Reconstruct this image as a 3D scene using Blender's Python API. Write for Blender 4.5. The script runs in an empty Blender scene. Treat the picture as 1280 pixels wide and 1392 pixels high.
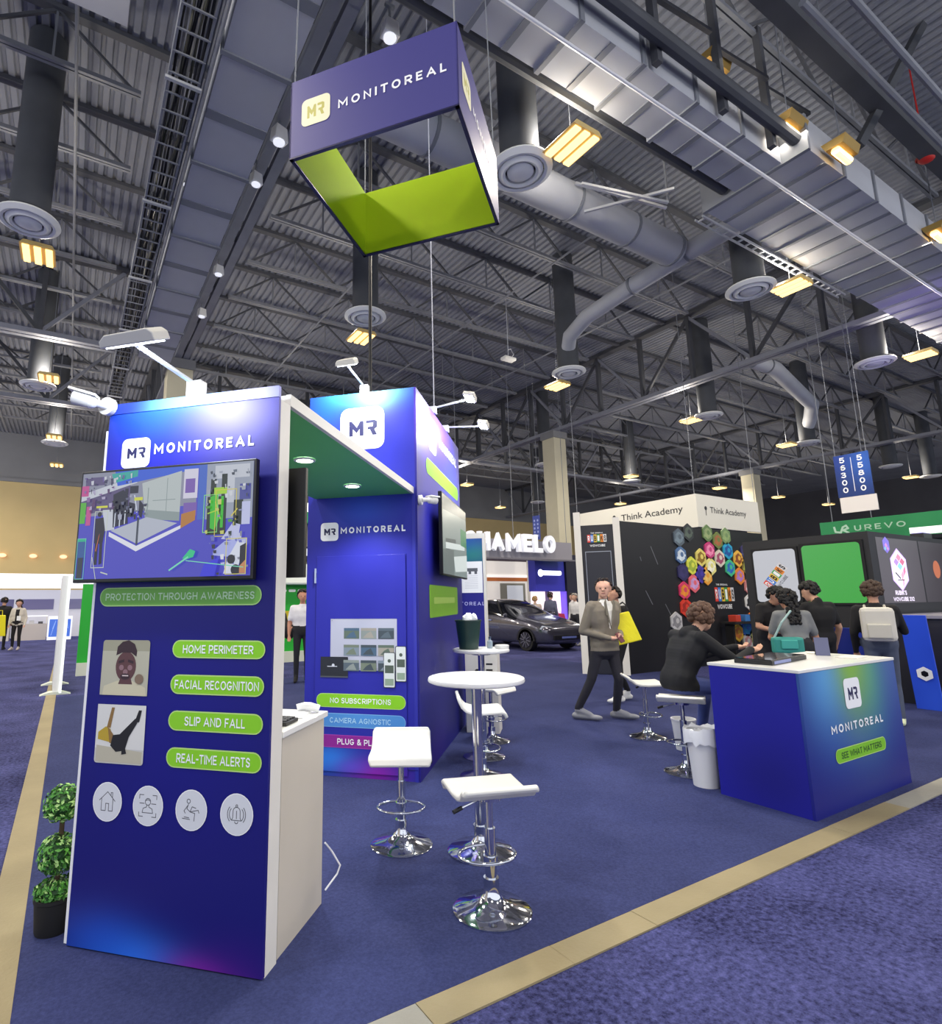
import bpy, bmesh, math, random
import numpy as np
from mathutils import Vector, Matrix

random.seed(7)
SC = bpy.context.scene
COL = SC.collection
PI = math.pi

# ------------------------------------------------------------------ camera
CAM_Z = 1.6
F_PX, CX, CY = 768.80, 553.46, 681.91
PITCH, ROLL, YAW = 0.172631, -0.010959, 0.533895
fw = Vector((math.sin(YAW) * math.cos(PITCH), math.cos(YAW) * math.cos(PITCH), math.sin(PITCH)))
r0 = Vector((math.cos(YAW), -math.sin(YAW), 0))
u0 = r0.cross(fw)
RR = r0 * math.cos(ROLL) + u0 * math.sin(ROLL)
UU = -r0 * math.sin(ROLL) + u0 * math.cos(ROLL)
cam = bpy.data.cameras.new('camera')
cam.sensor_fit = 'HORIZONTAL'
cam.sensor_width = 36
cam.lens = 36 * F_PX / 1280
cam.shift_x = (640 - CX) / 1280
cam.shift_y = (CY - 696) / 1280
cam.clip_start = 0.05
cam.clip_end = 300
camo = bpy.data.objects.new('camera', cam)
COL.objects.link(camo)
mw = Matrix((RR, UU, -fw)).transposed().to_4x4()
mw.translation = Vector((0, 0, CAM_Z))
camo.matrix_world = mw
SC.camera = camo

# ------------------------------------------------------------------ world, exposure
W = bpy.data.worlds.new('hall_ambience')
SC.world = W
W.use_nodes = True
W.node_tree.nodes['Background'].inputs[0].default_value = (0.78, 0.82, 0.92, 1)
W.node_tree.nodes['Background'].inputs[1].default_value = 1.0
SC.view_settings.view_transform = 'Standard'
SC.view_settings.look = 'None'
SC.view_settings.exposure = 0.62
SC.view_settings.gamma = 1.0
SC.view_settings.use_curve_mapping = False
try:
    SC.cycles.use_denoising = True
    SC.cycles.max_bounces = 6
    SC.cycles.diffuse_bounces = 3
    SC.cycles.sample_clamp_indirect = 4
except Exception:
    pass
HIGH_BAY_POWER = 190.0
UPLIGHT = .5

# ------------------------------------------------------------------ materials
def lin(h):
    h = h.lstrip('#')
    c = [int(h[i:i + 2], 16) / 255 for i in (0, 2, 4)]
    return tuple((x / 12.92 if x <= .04045 else ((x + .055) / 1.055) ** 2.4) for x in c) + (1,)

MATS = {}
def mat(h, rough=.6, metal=0., emit=0., bump=0., bscale=40., var=0., vscale=3., coat=0., trans=0., alpha=1.0):
    key = (h, rough, metal, emit, bump, bscale, var, vscale, coat, trans, alpha)
    if key in MATS:
        return MATS[key]
    m = bpy.data.materials.new('surface_' + h.strip('#'))
    m.use_nodes = True
    nt = m.node_tree
    p = nt.nodes['Principled BSDF']
    c = lin(h)
    p.inputs['Base Color'].default_value = c
    p.inputs['Roughness'].default_value = rough
    p.inputs['Metallic'].default_value = metal
    if coat:
        p.inputs['Coat Weight'].default_value = coat
    if trans:
        p.inputs['Transmission Weight'].default_value = trans
    if alpha < 1:
        p.inputs['Alpha'].default_value = alpha
    if emit:
        p.inputs['Emission Color'].default_value = c
        p.inputs['Emission Strength'].default_value = emit
    if var or bump:
        tc = nt.nodes.new('ShaderNodeTexCoord')
    if var:
        n = nt.nodes.new('ShaderNodeTexNoise')
        n.inputs['Scale'].default_value = vscale
        n.inputs['Detail'].default_value = 6
        nt.links.new(tc.outputs['Object'], n.inputs['Vector'])
        mr = nt.nodes.new('ShaderNodeMapRange')
        mr.inputs['From Min'].default_value = .3
        mr.inputs['From Max'].default_value = .7
        mr.inputs['To Min'].default_value = 1 - var
        mr.inputs['To Max'].default_value = 1 + var
        nt.links.new(n.outputs['Fac'], mr.inputs['Value'])
        hs = nt.nodes.new('ShaderNodeHueSaturation')
        hs.inputs['Color'].default_value = c
        nt.links.new(mr.outputs['Result'], hs.inputs['Value'])
        nt.links.new(hs.outputs['Color'], p.inputs['Base Color'])
    if bump:
        n2 = nt.nodes.new('ShaderNodeTexNoise')
        n2.inputs['Scale'].default_value = bscale
        n2.inputs['Detail'].default_value = 3
        nt.links.new(tc.outputs['Object'], n2.inputs['Vector'])
        b = nt.nodes.new('ShaderNodeBump')
        b.inputs['Strength'].default_value = bump
        b.inputs['Distance'].default_value = .02
        nt.links.new(n2.outputs['Fac'], b.inputs['Height'])
        nt.links.new(b.outputs['Normal'], p.inputs['Normal'])
    MATS[key] = m
    return m

def carpet(name, dark, light, scale, contrast, bump):
    m = bpy.data.materials.new(name)
    m.use_nodes = True
    nt = m.node_tree
    p = nt.nodes['Principled BSDF']
    p.inputs['Roughness'].default_value = .95
    p.inputs['Specular IOR Level'].default_value = .15
    tc = nt.nodes.new('ShaderNodeTexCoord')
    def noise(s, d, r=.6):
        n = nt.nodes.new('ShaderNodeTexNoise')
        n.inputs['Scale'].default_value = s
        n.inputs['Detail'].default_value = d
        n.inputs['Roughness'].default_value = r
        nt.links.new(tc.outputs['Object'], n.inputs['Vector'])
        return n
    n1, n2, n3 = noise(scale, 4, .7), noise(1.3, 5), noise(scale * 4, 2)
    ad = nt.nodes.new('ShaderNodeMath'); ad.operation = 'ADD'
    mu = nt.nodes.new('ShaderNodeMath'); mu.operation = 'MULTIPLY'; mu.inputs[1].default_value = .55
    nt.links.new(n2.outputs['Fac'], mu.inputs[0])
    nt.links.new(n1.outputs['Fac'], ad.inputs[0])
    nt.links.new(mu.outputs[0], ad.inputs[1])
    mr = nt.nodes.new('ShaderNodeMapRange')
    mr.inputs['From Min'].default_value = .775 - contrast
    mr.inputs['From Max'].default_value = .775 + contrast
    nt.links.new(ad.outputs[0], mr.inputs['Value'])
    mx = nt.nodes.new('ShaderNodeMix'); mx.data_type = 'RGBA'
    mx.inputs['A'].default_value = lin(dark)
    mx.inputs['B'].default_value = lin(light)
    nt.links.new(mr.outputs['Result'], mx.inputs['Factor'])
    nt.links.new(mx.outputs['Result'], p.inputs['Base Color'])
    b = nt.nodes.new('ShaderNodeBump')
    b.inputs['Strength'].default_value = bump
    b.inputs['Distance'].default_value = .02
    nt.links.new(n3.outputs['Fac'], b.inputs['Height'])
    nt.links.new(b.outputs['Normal'], p.inputs['Normal'])
    return m

def print_mat(name, base, spots, rough=.45, ax=(0, 2)):
    """a printed graphic: base colour with soft elliptical colour blooms at (u, v, ru, rv, colour, amount) in object space"""
    m = bpy.data.materials.new(name)
    m.use_nodes = True
    nt = m.node_tree
    p = nt.nodes['Principled BSDF']
    p.inputs['Roughness'].default_value = rough
    p.inputs['Specular IOR Level'].default_value = .3
    tc = nt.nodes.new('ShaderNodeTexCoord')
    sp = nt.nodes.new('ShaderNodeSeparateXYZ')
    nt.links.new(tc.outputs['Object'], sp.inputs[0])
    cur = None
    for (u, v, ru, rv, c, amt) in spots:
        sq = []
        for k, (o, q, r) in enumerate(((ax[0], u, ru), (ax[1], v, rv))):
            a = nt.nodes.new('ShaderNodeMath'); a.operation = 'SUBTRACT'; a.inputs[1].default_value = q
            nt.links.new(sp.outputs[o], a.inputs[0])
            d = nt.nodes.new('ShaderNodeMath'); d.operation = 'DIVIDE'; d.inputs[1].default_value = r
            nt.links.new(a.outputs[0], d.inputs[0])
            s = nt.nodes.new('ShaderNodeMath'); s.operation = 'POWER'; s.inputs[1].default_value = 2
            ab = nt.nodes.new('ShaderNodeMath'); ab.operation = 'ABSOLUTE'
            nt.links.new(d.outputs[0], ab.inputs[0])
            nt.links.new(ab.outputs[0], s.inputs[0])
            sq.append(s)
        ad = nt.nodes.new('ShaderNodeMath'); ad.operation = 'ADD'
        nt.links.new(sq[0].outputs[0], ad.inputs[0]); nt.links.new(sq[1].outputs[0], ad.inputs[1])
        ne = nt.nodes.new('ShaderNodeMath'); ne.operation = 'MULTIPLY'; ne.inputs[1].default_value = -1.6
        nt.links.new(ad.outputs[0], ne.inputs[0])
        ex = nt.nodes.new('ShaderNodeMath'); ex.operation = 'EXPONENT'
        nt.links.new(ne.outputs[0], ex.inputs[0])
        am = nt.nodes.new('ShaderNodeMath'); am.operation = 'MULTIPLY'; am.inputs[1].default_value = amt
        nt.links.new(ex.outputs[0], am.inputs[0])
        mx = nt.nodes.new('ShaderNodeMix'); mx.data_type = 'RGBA'
        if cur is None:
            mx.inputs['A'].default_value = lin(base)
        else:
            nt.links.new(cur.outputs['Result'], mx.inputs['A'])
        mx.inputs['B'].default_value = lin(c)
        nt.links.new(am.outputs[0], mx.inputs['Factor'])
        cur = mx
    if cur is None:
        p.inputs['Base Color'].default_value = lin(base)
    else:
        nt.links.new(cur.outputs['Result'], p.inputs['Base Color'])
    return m

def screen(h, e=.62):
    """a pixel of a lit screen: dark glass that gives off the colour"""
    key = ('screen', h, e)
    if key not in MATS:
        m = bpy.data.materials.new('screen_' + h.strip('#')); m.use_nodes = True
        q = m.node_tree.nodes['Principled BSDF']
        q.inputs['Base Color'].default_value = (.01, .01, .012, 1); q.inputs['Roughness'].default_value = .25
        q.inputs['Emission Color'].default_value = lin(h); q.inputs['Emission Strength'].default_value = e
        MATS[key] = m
    return MATS[key]

CHROME = mat('#D8DADF', .08, 1.)
WHITE = mat('#DFDCD4', .5, var=.03)
WHITE_GLOSS = mat('#E8E8E4', .3, coat=.3)
BLACK = mat('#0B0B0D', .4)
BLACK_MATTE = mat('#121215', .8)
STEEL = mat('#7C8088', .6, 0., var=.12, vscale=1.5)
STEEL_DARK = mat('#45484E', .7, 0., var=.15, vscale=1.5)
DUCT = mat('#B4B7BE', .65, 0., var=.08, vscale=.8)
LIME = mat('#8ACC20', .5)
NAVY = mat('#1A1A72', .5)

# ------------------------------------------------------------------ mesh builder
class B:
    def __init__(s):
        s.v = []; s.f = []; s.m = []
    def poly(s, pts, mi=0):
        n = len(s.v)
        s.v += [tuple(p) for p in pts]
        s.f.append(tuple(range(n, n + len(pts)))); s.m.append(mi)
        return s
    def box(s, x0, x1, y0, y1, z0, z1, mi=0, M=None):
        p = [(x, y, z) for z in (z0, z1) for x, y in ((x0, y0), (x1, y0), (x1, y1), (x0, y1))]
        if M is not None:
            p = [tuple(M @ Vector(q)) for q in p]
        n = len(s.v); s.v += p
        for f in ((0, 3, 2, 1), (4, 5, 6, 7), (0, 1, 5, 4), (1, 2, 6, 5), (2, 3, 7, 6), (3, 0, 4, 7)):
            s.f.append(tuple(n + i for i in f)); s.m.append(mi)
        return s
    def beam(s, p0, p1, w, h, mi=0):
        """rectangular bar from p0 to p1"""
        p0, p1 = Vector(p0), Vector(p1)
        d = p1 - p0; L = d.length
        z = d.normalized()
        x = Vector((0, 0, 1)).cross(z)
        if x.length < 1e-4: x = Vector((1, 0, 0))
        x.normalize(); y = z.cross(x)
        M = Matrix((x, y, z)).transposed().to_4x4(); M.translation = p0
        return s.box(-w / 2, w / 2, -h / 2, h / 2, 0, L, mi, M)
    def cyl(s, p0, p1, ra, rb=None, n=12, mi=0, caps=True):
        rb = ra if rb is None else rb
        p0, p1 = Vector(p0), Vector(p1)
        z = (p1 - p0).normalized()
        x = z.orthogonal().normalized(); y = z.cross(x)
        k = len(s.v)
        for p, r in ((p0, ra), (p1, rb)):
            for i in range(n):
                a = 2 * PI * i / n
                s.v.append(tuple(p + x * (r * math.cos(a)) + y * (r * math.sin(a))))
        for i in range(n):
            j = (i + 1) % n
            s.f.append((k + i, k + j, k + n + j, k + n + i)); s.m.append(mi)
        if caps:
            s.f.append(tuple(k + i for i in reversed(range(n)))); s.m.append(mi)
            s.f.append(tuple(k + n + i for i in range(n))); s.m.append(mi)
        return s
    def lathe(s, prof, n=24, c=(0, 0, 0), mi=0, sx=1, sy=1):
        k = len(s.v); q = len(prof)
        for i in range(n):
            a = 2 * PI * i / n
            for r, z in prof:
                s.v.append((c[0] + sx * r * math.cos(a), c[1] + sy * r * math.sin(a), c[2] + z))
        for i in range(n):
            j = (i + 1) % n
            for t in range(q - 1):
                s.f.append((k + i * q + t, k + j * q + t, k + j * q + t + 1, k + i * q + t + 1)); s.m.append(mi)
        return s
    def prism(s, poly, y0, y1, mi=0, M=None):
        """polygon in local x-z (counter-clockwise seen from -y) extruded from y0 to y1"""
        n = len(poly); k = len(s.v)
        p = [(x, y0, z) for x, z in poly] + [(x, y1, z) for x, z in poly]
        if M is not None: p = [tuple(M @ Vector(q)) for q in p]
        s.v += p
        s.f.append(tuple(k + i for i in range(n))); s.m.append(mi)
        s.f.append(tuple(k + n + i for i in reversed(range(n)))); s.m.append(mi)
        for i in range(n):
            j = (i + 1) % n
            s.f.append((k + j, k + i, k + n + i, k + n + j)); s.m.append(mi)
        return s
    def tube(s, path, r, n=8, mi=0, closed=False):
        P = [Vector(p) for p in path]; k = len(s.v); m = len(P)
        up = None
        for i, p in enumerate(P):
            if closed: d = P[(i + 1) % m] - P[i - 1]
            else: d = P[min(i + 1, m - 1)] - P[max(i - 1, 0)]
            d.normalize()
            if up is None: up = d.orthogonal().normalized()
            x = (up - d * up.dot(d)); x.normalize(); up = x
            y = d.cross(x)
            for q in range(n):
                a = 2 * PI * q / n
                s.v.append(tuple(p + x * (r * math.cos(a)) + y * (r * math.sin(a))))
        for i in range(m if closed else m - 1):
            i2 = (i + 1) % m
            for q in range(n):
                q2 = (q + 1) % n
                s.f.append((k + i * n + q, k + i * n + q2, k + i2 * n + q2, k + i2 * n + q)); s.m.append(mi)
        if not closed:
            s.f.append(tuple(k + q for q in reversed(range(n)))); s.m.append(mi)
            s.f.append(tuple(k + (m - 1) * n + q for q in range(n))); s.m.append(mi)
        return s
    def ball(s, c, r, n=10, mi=0, sc=(1, 1, 1)):
        k = len(s.v); h = n // 2 + 1
        for i in range(1, h):
            t = PI * i / h
            for j in range(n):
                a = 2 * PI * j / n
                s.v.append((c[0] + r * sc[0] * math.sin(t) * math.cos(a), c[1] + r * sc[1] * math.sin(t) * math.sin(a), c[2] + r * sc[2] * math.cos(t)))
        top = len(s.v); s.v.append((c[0], c[1], c[2] + r * sc[2])); s.v.append((c[0], c[1], c[2] - r * sc[2]))
        for i in range(h - 2):
            for j in range(n):
                j2 = (j + 1) % n
                s.f.append((k + i * n + j, k + (i + 1) * n + j, k + (i + 1) * n + j2, k + i * n + j2)); s.m.append(mi)
        for j in range(n):
            j2 = (j + 1) % n
            s.f.append((top, k + j, k + j2)); s.m.append(mi)
            e = k + (h - 2) * n
            s.f.append((top + 1, e + j2, e + j)); s.m.append(mi)
        return s
    def mesh(s, name, mats):
        me = bpy.data.meshes.new(name)
        me.from_pydata(s.v, [], s.f)
        for m in (mats if isinstance(mats, (list, tuple)) else [mats]):
            me.materials.append(m)
        if any(s.m):
            me.polygons.foreach_set('material_index', s.m)
        me.update()
        return me
    def build(s, name, mats, parent=None, loc=(0, 0, 0), rz=0., smooth=None, bevel=0., rot=None):
        me = s.mesh(name, mats)
        if smooth is not None:
            me.polygons.foreach_set('use_smooth', [True] * len(me.polygons))
            me.set_sharp_from_angle(angle=math.radians(smooth))
        return put(name, me, parent, loc, rz, bevel, rot)

def put(name, me, parent=None, loc=(0, 0, 0), rz=0., bevel=0., rot=None):
    o = bpy.data.objects.new(name, me)
    COL.objects.link(o)
    o.parent = parent
    o.location = loc
    o.rotation_euler = rot if rot is not None else (0, 0, rz)
    if bevel:
        b = o.modifiers.new('bevel', 'BEVEL'); b.width = bevel; b.segments = 2; b.limit_method = 'ANGLE'
    return o

def tag(o, label=None, cat=None, group=None, kind=None):
    if label: o['label'] = label
    if cat: o['category'] = cat
    if group: o['group'] = group
    if kind: o['kind'] = kind
    return o

def thing(name, label, cat, loc=(0, 0, 0), rz=0., group=None):
    o = bpy.data.objects.new(name, None)
    COL.objects.link(o)
    o.empty_display_size = .1
    o.location = loc; o.rotation_euler = (0, 0, rz)
    return tag(o, label, cat, group)

def copy_tree(o, parent=None):
    c = o.copy(); COL.objects.link(c); c.parent = parent
    for ch in list(o.children):
        copy_tree(ch, c)
    return c

def dup(o, loc, rz, label, group=None, scale=None):
    c = copy_tree(o)
    c.location = loc; c.rotation_euler = (0, 0, rz)
    c['label'] = label
    if group: c['group'] = group
    if scale: c.scale = scale
    return c

# ---- flat print helpers: local x-z plane facing -y
def rrect(x0, z0, x1, z1, r, n=5):
    p = []
    for cx, cz, a0 in ((x1 - r, z0 + r, -90), (x1 - r, z1 - r, 0), (x0 + r, z1 - r, 90), (x0 + r, z0 + r, 180)):
        for i in range(n + 1):
            a = math.radians(a0 + 90 * i / n)
            p.append((cx + r * math.cos(a), cz + r * math.sin(a)))
    return p
def disc(cx, cz, rx, rz=None, n=28):
    rz = rx if rz is None else rz
    return [(cx + rx * math.cos(2 * PI * i / n), cz + rz * math.sin(2 * PI * i / n)) for i in range(n)]
def rect(x0, z0, x1, z1):
    return [(x0, z0), (x1, z0), (x1, z1), (x0, z1)]
def stroke(pts, w):
    out = []
    for (a, b), (c, d) in zip(pts, pts[1:]):
        L = math.hypot(c - a, d - b) or 1
        nx, nz = -(d - b) / L * w / 2, (c - a) / L * w / 2
        ex, ez = (c - a) / L * w * .3, (d - b) / L * w * .3
        out.append([(a - ex - nx, b - ez - nz), (c + ex - nx, d + ez - nz), (c + ex + nx, d + ez + nz), (a - ex + nx, b - ez + nz)])
    return out
def frame(x0, z0, x1, z1, w):
    return [rect(x0, z0, x1, z0 + w), rect(x0, z1 - w, x1, z1), rect(x0, z0, x0 + w, z1), rect(x1 - w, z0, x1, z1)]

def paint(name, layers, parent=None, loc=(0, 0, 0), rz=0., step=.0004):
    """layers: [(material, [polygon, ...]), ...] each a hair in front of the last, in one mesh"""
    b = B(); mats = []; y = 0.
    for m, polys in layers:
        if m not in mats: mats.append(m)
        for p in polys:
            y -= step / max(1, len(polys)) if len(polys) > 1 else step
            area = sum(p[i][0] * p[(i + 1) % len(p)][1] - p[(i + 1) % len(p)][0] * p[i][1] for i in range(len(p)))
            q = p if area > 0 else list(reversed(p))
            b.poly([(x, y, z) for x, z in q], mats.index(m))
    return b.build(name, mats, parent, loc, rz)

FONT = bpy.data.curves.new('font_probe', 'FONT').font
def text_mesh(s, w, h, depth=0., bold=0., space=1.):
    """lettering fitted to w x h, centred, in the x-z plane facing -y"""
    cu = bpy.data.curves.new('lettering', 'FONT')
    cu.body = s; cu.offset = bold; cu.space_character = space; cu.resolution_u = 3
    cu.extrude = .05 if depth else 0.
    o = bpy.data.objects.new('lettering', cu)
    COL.objects.link(o)
    dg = bpy.context.evaluated_depsgraph_get()
    me = bpy.data.meshes.new_from_object(o.evaluated_get(dg))
    bpy.data.objects.remove(o)
    n = len(me.vertices)
    co = np.empty(n * 3); me.vertices.foreach_get('co', co); co = co.reshape(-1, 3)
    lo, hi = co.min(0), co.max(0)
    c = (lo + hi) / 2
    out = np.empty_like(co)
    out[:, 0] = (co[:, 0] - c[0]) * w / max(1e-6, hi[0] - lo[0])
    out[:, 2] = (co[:, 1] - c[1]) * h / max(1e-6, hi[1] - lo[1])
    out[:, 1] = -(co[:, 2] - lo[2]) * (depth / .1) if depth else 0
    me.vertices.foreach_set('co', out.ravel())
    me.update()
    return me
GLYPH = {
 'A': (1.0, [[(0, 0), (.5, 1), (1, 0)], [(.2, .3), (.8, .3)]]), 'B': (.8, [[(0, 0), (0, 1), (.65, 1), (.9, .88), (.9, .65), (.65, .54), (0, .54)], [(.65, .54), (1, .42), (1, .12), (.7, 0), (0, 0)]]),
 'D': (.9, [[(0, 0), (0, 1), (.5, 1), (.85, .85), (1, .5), (.85, .15), (.5, 0), (0, 0)]]), 'E': (.7, [[(1, 1), (0, 1), (0, 0), (1, 0)], [(0, .5), (.85, .5)]]), 'F': (.68, [[(1, 1), (0, 1), (0, 0)], [(0, .48), (.85, .48)]]),
 'H': (.86, [[(0, 0), (0, 1)], [(1, 0), (1, 1)], [(0, .5), (1, .5)]]), 'I': (.0, [[(.5, 0), (.5, 1)]]), 'K': (.84, [[(0, 0), (0, 1)], [(1, 1), (0, .4)], [(.35, .62), (1, 0)]]), 'L': (.66, [[(0, 1), (0, 0), (1, 0)]]),
 'M': (1.15, [[(0, 0), (0, 1), (.5, .3), (1, 1), (1, 0)]]), 'N': (.88, [[(0, 0), (0, 1), (1, 0), (1, 1)]]), 'P': (.8, [[(0, 0), (0, 1), (.7, 1), (1, .86), (1, .58), (.7, .42), (0, .42)]]),
 'R': (.82, [[(0, 0), (0, 1), (.7, 1), (1, .86), (1, .58), (.7, .42), (0, .42)], [(.5, .42), (1, 0)]]), 'S': (.74, [[(.95, .85), (.7, 1), (.3, 1), (.04, .84), (.08, .6), (.5, .5), (.92, .4), (.96, .15), (.7, 0), (.3, 0), (.02, .15)]]),
 'T': (.82, [[(0, 1), (1, 1)], [(.5, 1), (.5, 0)]]), 'U': (.84, [[(0, 1), (0, .35), (.15, .08), (.5, 0), (.85, .08), (1, .35), (1, 1)]]), 'V': (.95, [[(0, 1), (.5, 0), (1, 1)]]), 'W': (1.35, [[(0, 1), (.26, 0), (.5, .9), (.74, 0), (1, 1)]]),
 'X': (.85, [[(0, 0), (1, 1)], [(0, 1), (1, 0)]]), 'Y': (.9, [[(0, 1), (.5, .45), (1, 1)], [(.5, .45), (.5, 0)]]),
 '5': (.72, [[(.9, 1), (.1, 1), (.06, .55), (.6, .62), (.95, .45), (.95, .18), (.65, 0), (.25, 0), (.02, .14)]]), '6': (.74, [[(.85, .92), (.5, 1), (.1, .75), (.03, .35), (.2, .05), (.6, 0), (.95, .18), (.95, .42), (.6, .58), (.2, .52), (.04, .35)]]),
 '3': (.72, [[(.05, .92), (.4, 1), (.8, .95), (.92, .76), (.7, .55), (.35, .53)], [(.7, .53), (1, .3), (.85, .05), (.45, 0), (.02, .12)]]), '2': (.74, [[(.05, .8), (.25, 1), (.75, 1), (.95, .75), (.8, .5), (0, 0), (1, 0)]]),
 '8': (.74, [[(.5, .54), (.12, .66), (.12, .9), (.5, 1), (.88, .9), (.88, .66), (.5, .54), (.02, .4), (.02, .12), (.5, 0), (.98, .12), (.98, .4), (.5, .54)]]), '-': (.45, [[(0, .45), (1, .45)]]), "'": (.0, [[(.5, 1), (.5, .78)]]),
 '&': (.95, [[(1, 0), (.2, .75), (.3, 1), (.6, 1), (.66, .76), (.1, .35), (.15, .06), (.55, 0), (.95, .42)]])}
def _ell(a0, a1, n=20):
    return [(.5 + .5 * math.cos(math.radians(a0 + (a1 - a0) * i / n)), .5 + .5 * math.sin(math.radians(a0 + (a1 - a0) * i / n))) for i in range(n + 1)]
GLYPH['O'] = (1.0, [_ell(0, 360, 24)]); GLYPH['0'] = (.76, [_ell(0, 360, 20)]); GLYPH['C'] = (.9, [_ell(48, 312)]); GLYPH['G'] = (.95, [_ell(48, 350), [(1, .42), (.55, .42)]])
def ribbon(pts, w):
    """quads along a polyline with mitred joints, none overlapping the next"""
    closed = len(pts) > 3 and math.hypot(pts[0][0] - pts[-1][0], pts[0][1] - pts[-1][1]) < 1e-6
    if closed: pts = pts[:-1]
    n = len(pts); L = []; R_ = []
    for i in range(n):
        pv = pts[i - 1] if (i or closed) else None; nx_ = pts[(i + 1) % n] if (i < n - 1 or closed) else None
        ds = []
        for a, c in ((pv, pts[i]), (pts[i], nx_)):
            if a is not None and c is not None:
                l = math.hypot(c[0] - a[0], c[1] - a[1]) or 1
                ds.append(((c[0] - a[0]) / l, (c[1] - a[1]) / l))
        nm = [(-d[1], d[0]) for d in ds]
        if len(nm) == 2:
            mx, mz = nm[0][0] + nm[1][0], nm[0][1] + nm[1][1]
            q = math.hypot(mx, mz)
            if q < .3: mx, mz, k = nm[0][0], nm[0][1], 1.0
            else: mx, mz = mx / q, mz / q; k = min(1.7, 2 / q)
            e = 0.
        else:
            (mx, mz), k = nm[0], 1.; e = w / 2 * (-1 if pv is None else 1) * .98
        x, z = pts[i][0] + ds[0][0] * e, pts[i][1] + ds[0][1] * e
        L.append((x + mx * w / 2 * k, z + mz * w / 2 * k)); R_.append((x - mx * w / 2 * k, z - mz * w / 2 * k))
    return [[R_[i], R_[(i + 1) % n], L[(i + 1) % n], L[i]] for i in range(n if closed else n - 1)]
def glyph_mesh(s, w, h, depth, th, gap):
    """bold geometric capitals drawn as strokes, fitted to w x h and centred, facing -y"""
    x = 0.; polys = []
    for ch in s:
        if ch == ' ': x += .45; continue
        gw, st = GLYPH[ch]; gw = max(gw, th)
        for k, line in enumerate(st):
            polys += [(q, k) for q in ribbon([(x + th / 2 + a * (gw - th), th / 2 + c * (1 - th)) for a, c in line], th)]
        x += gw + gap
    P_ = [p for q, k in polys for p in q]
    x0 = min(p[0] for p in P_); x1 = max(p[0] for p in P_); z0 = min(p[1] for p in P_); z1 = max(p[1] for p in P_)
    f = lambda p: ((p[0] - (x0 + x1) / 2) * w / (x1 - x0), (p[1] - (z0 + z1) / 2) * h / (z1 - z0))
    b = B()
    for q, k in polys:
        q = [f(p) for p in q]
        if sum(q[i][0] * q[(i + 1) % 4][1] - q[(i + 1) % 4][0] * q[i][1] for i in range(4)) < 0: q.reverse()
        if depth: b.prism(q, -depth - .002 * k, 0)
        else: b.poly([(a, -.0004 * k, c) for a, c in q])
    me = bpy.data.meshes.new('lettering'); me.from_pydata(b.v, [], b.f); me.update()
    return me
def text(s, w, h, m, parent=None, loc=(0, 0, 0), rz=0., depth=0., bold=.02, space=1., name='lettering'):
    if all(ch in GLYPH or ch == ' ' for ch in s):
        me = glyph_mesh(s, w, h, depth, .13 + bold * 2.6, .16 + (space - 1) * 1.1)
    else:
        me = text_mesh(s, w, h, depth, bold, space)
    me.materials.clear(); me.materials.append(m)
    return put(name, me, parent, loc, rz)

def mr_logo(x0, z0, x1, z1):
    """strokes of the MR monogram inside the box"""
    w, h = x1 - x0, z1 - z0
    P = lambda *q: [(x0 + a * w, z0 + c * h) for a, c in q]
    return [P((0, 0), (.14, 0), (.14, .55), (0, .72)), P((0, 1), (.1, 1), (.34, .42), (.28, .2)), P((0, 1), (.0, .74), (.27, .2), (.34, .42)),
            P((.27, .2), (.5, .74), (.5, 1), (.4, 1), (.24, .45)), P((.38, 0), (.52, 0), (.52, 1), (.38, .66)),
            P((.6, .8), (.86, .8), (.97, .72), (1, .9), (.9, 1), (.6, 1)), P((.84, .55), (1, .62), (1, .88), (.86, .86)),
            P((.66, .38), (.9, .38), (1, .5), (1, .64), (.86, .58), (.66, .56)), P((.74, .4), (.9, .4), (1, 0), (.84, 0))]

# booth frame: s runs along the tower fronts, t runs back from the camera side
TOW = 0.794183
def P(s, t, z=0.):
    return (s * math.cos(TOW) + t * math.sin(TOW), -s * math.sin(TOW) + t * math.cos(TOW), z)
RZ = -TOW

# ================================================================== the hall
AISLE = carpet('aisle_carpet', '#202249', '#6064A0', 34., .2, .9)
BOOTH_CARPET = carpet('booth_carpet', '#23294C', '#434A7A', 60., .4, .3)
fl = B().box(-30, 62, -12, 41, -.06, 0).build('floor', AISLE)
tag(fl, kind='structure')
bc = B().box(-.07, 11.2, 2.22, 12.0, 0, .006).build('carpet', BOOTH_CARPET, fl)
TAPE = mat('#8F8363', .7, bump=.2, bscale=60, var=.12, vscale=2.)
TAPE_PALE = mat('#8F8D84', .7, bump=.2, bscale=60, var=.12, vscale=2.)
b = B(); b.box(-.225, -.07, 2.06, 26, 0, .008)
b.build('border_tape', TAPE, fl)
x = -.225
for i, x1 in enumerate((1.32, 2.05, 2.62, 3.5, 4.7, 5.6, 6.9, 9.0, 11.2)):
    B().box(x + .003, x1, 2.06, 2.215, 0, .008 + .001 * (i % 2)).build('border_tape', (TAPE_PALE, TAPE, TAPE)[i % 3] if i not in (3, 4) else TAPE, fl)
    x = x1
WALL_TAN = mat('#D6BF8A', .8, var=.05, vscale=.5)
WALL_GREY = mat('#8A8B8E', .8, var=.08, vscale=.6)
b = B(); b.box(-30, 62, 40, 40.3, 0, 8.95, 0); b.box(-30, 62, 40.05, 40.3, 8.95, 11.75, 1); b.box(-30, 62, 39.9, 40.0, 8.75, 8.95, 1)
tag(b.build('wall_far', [WALL_TAN, WALL_GREY]), kind='structure')
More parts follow.
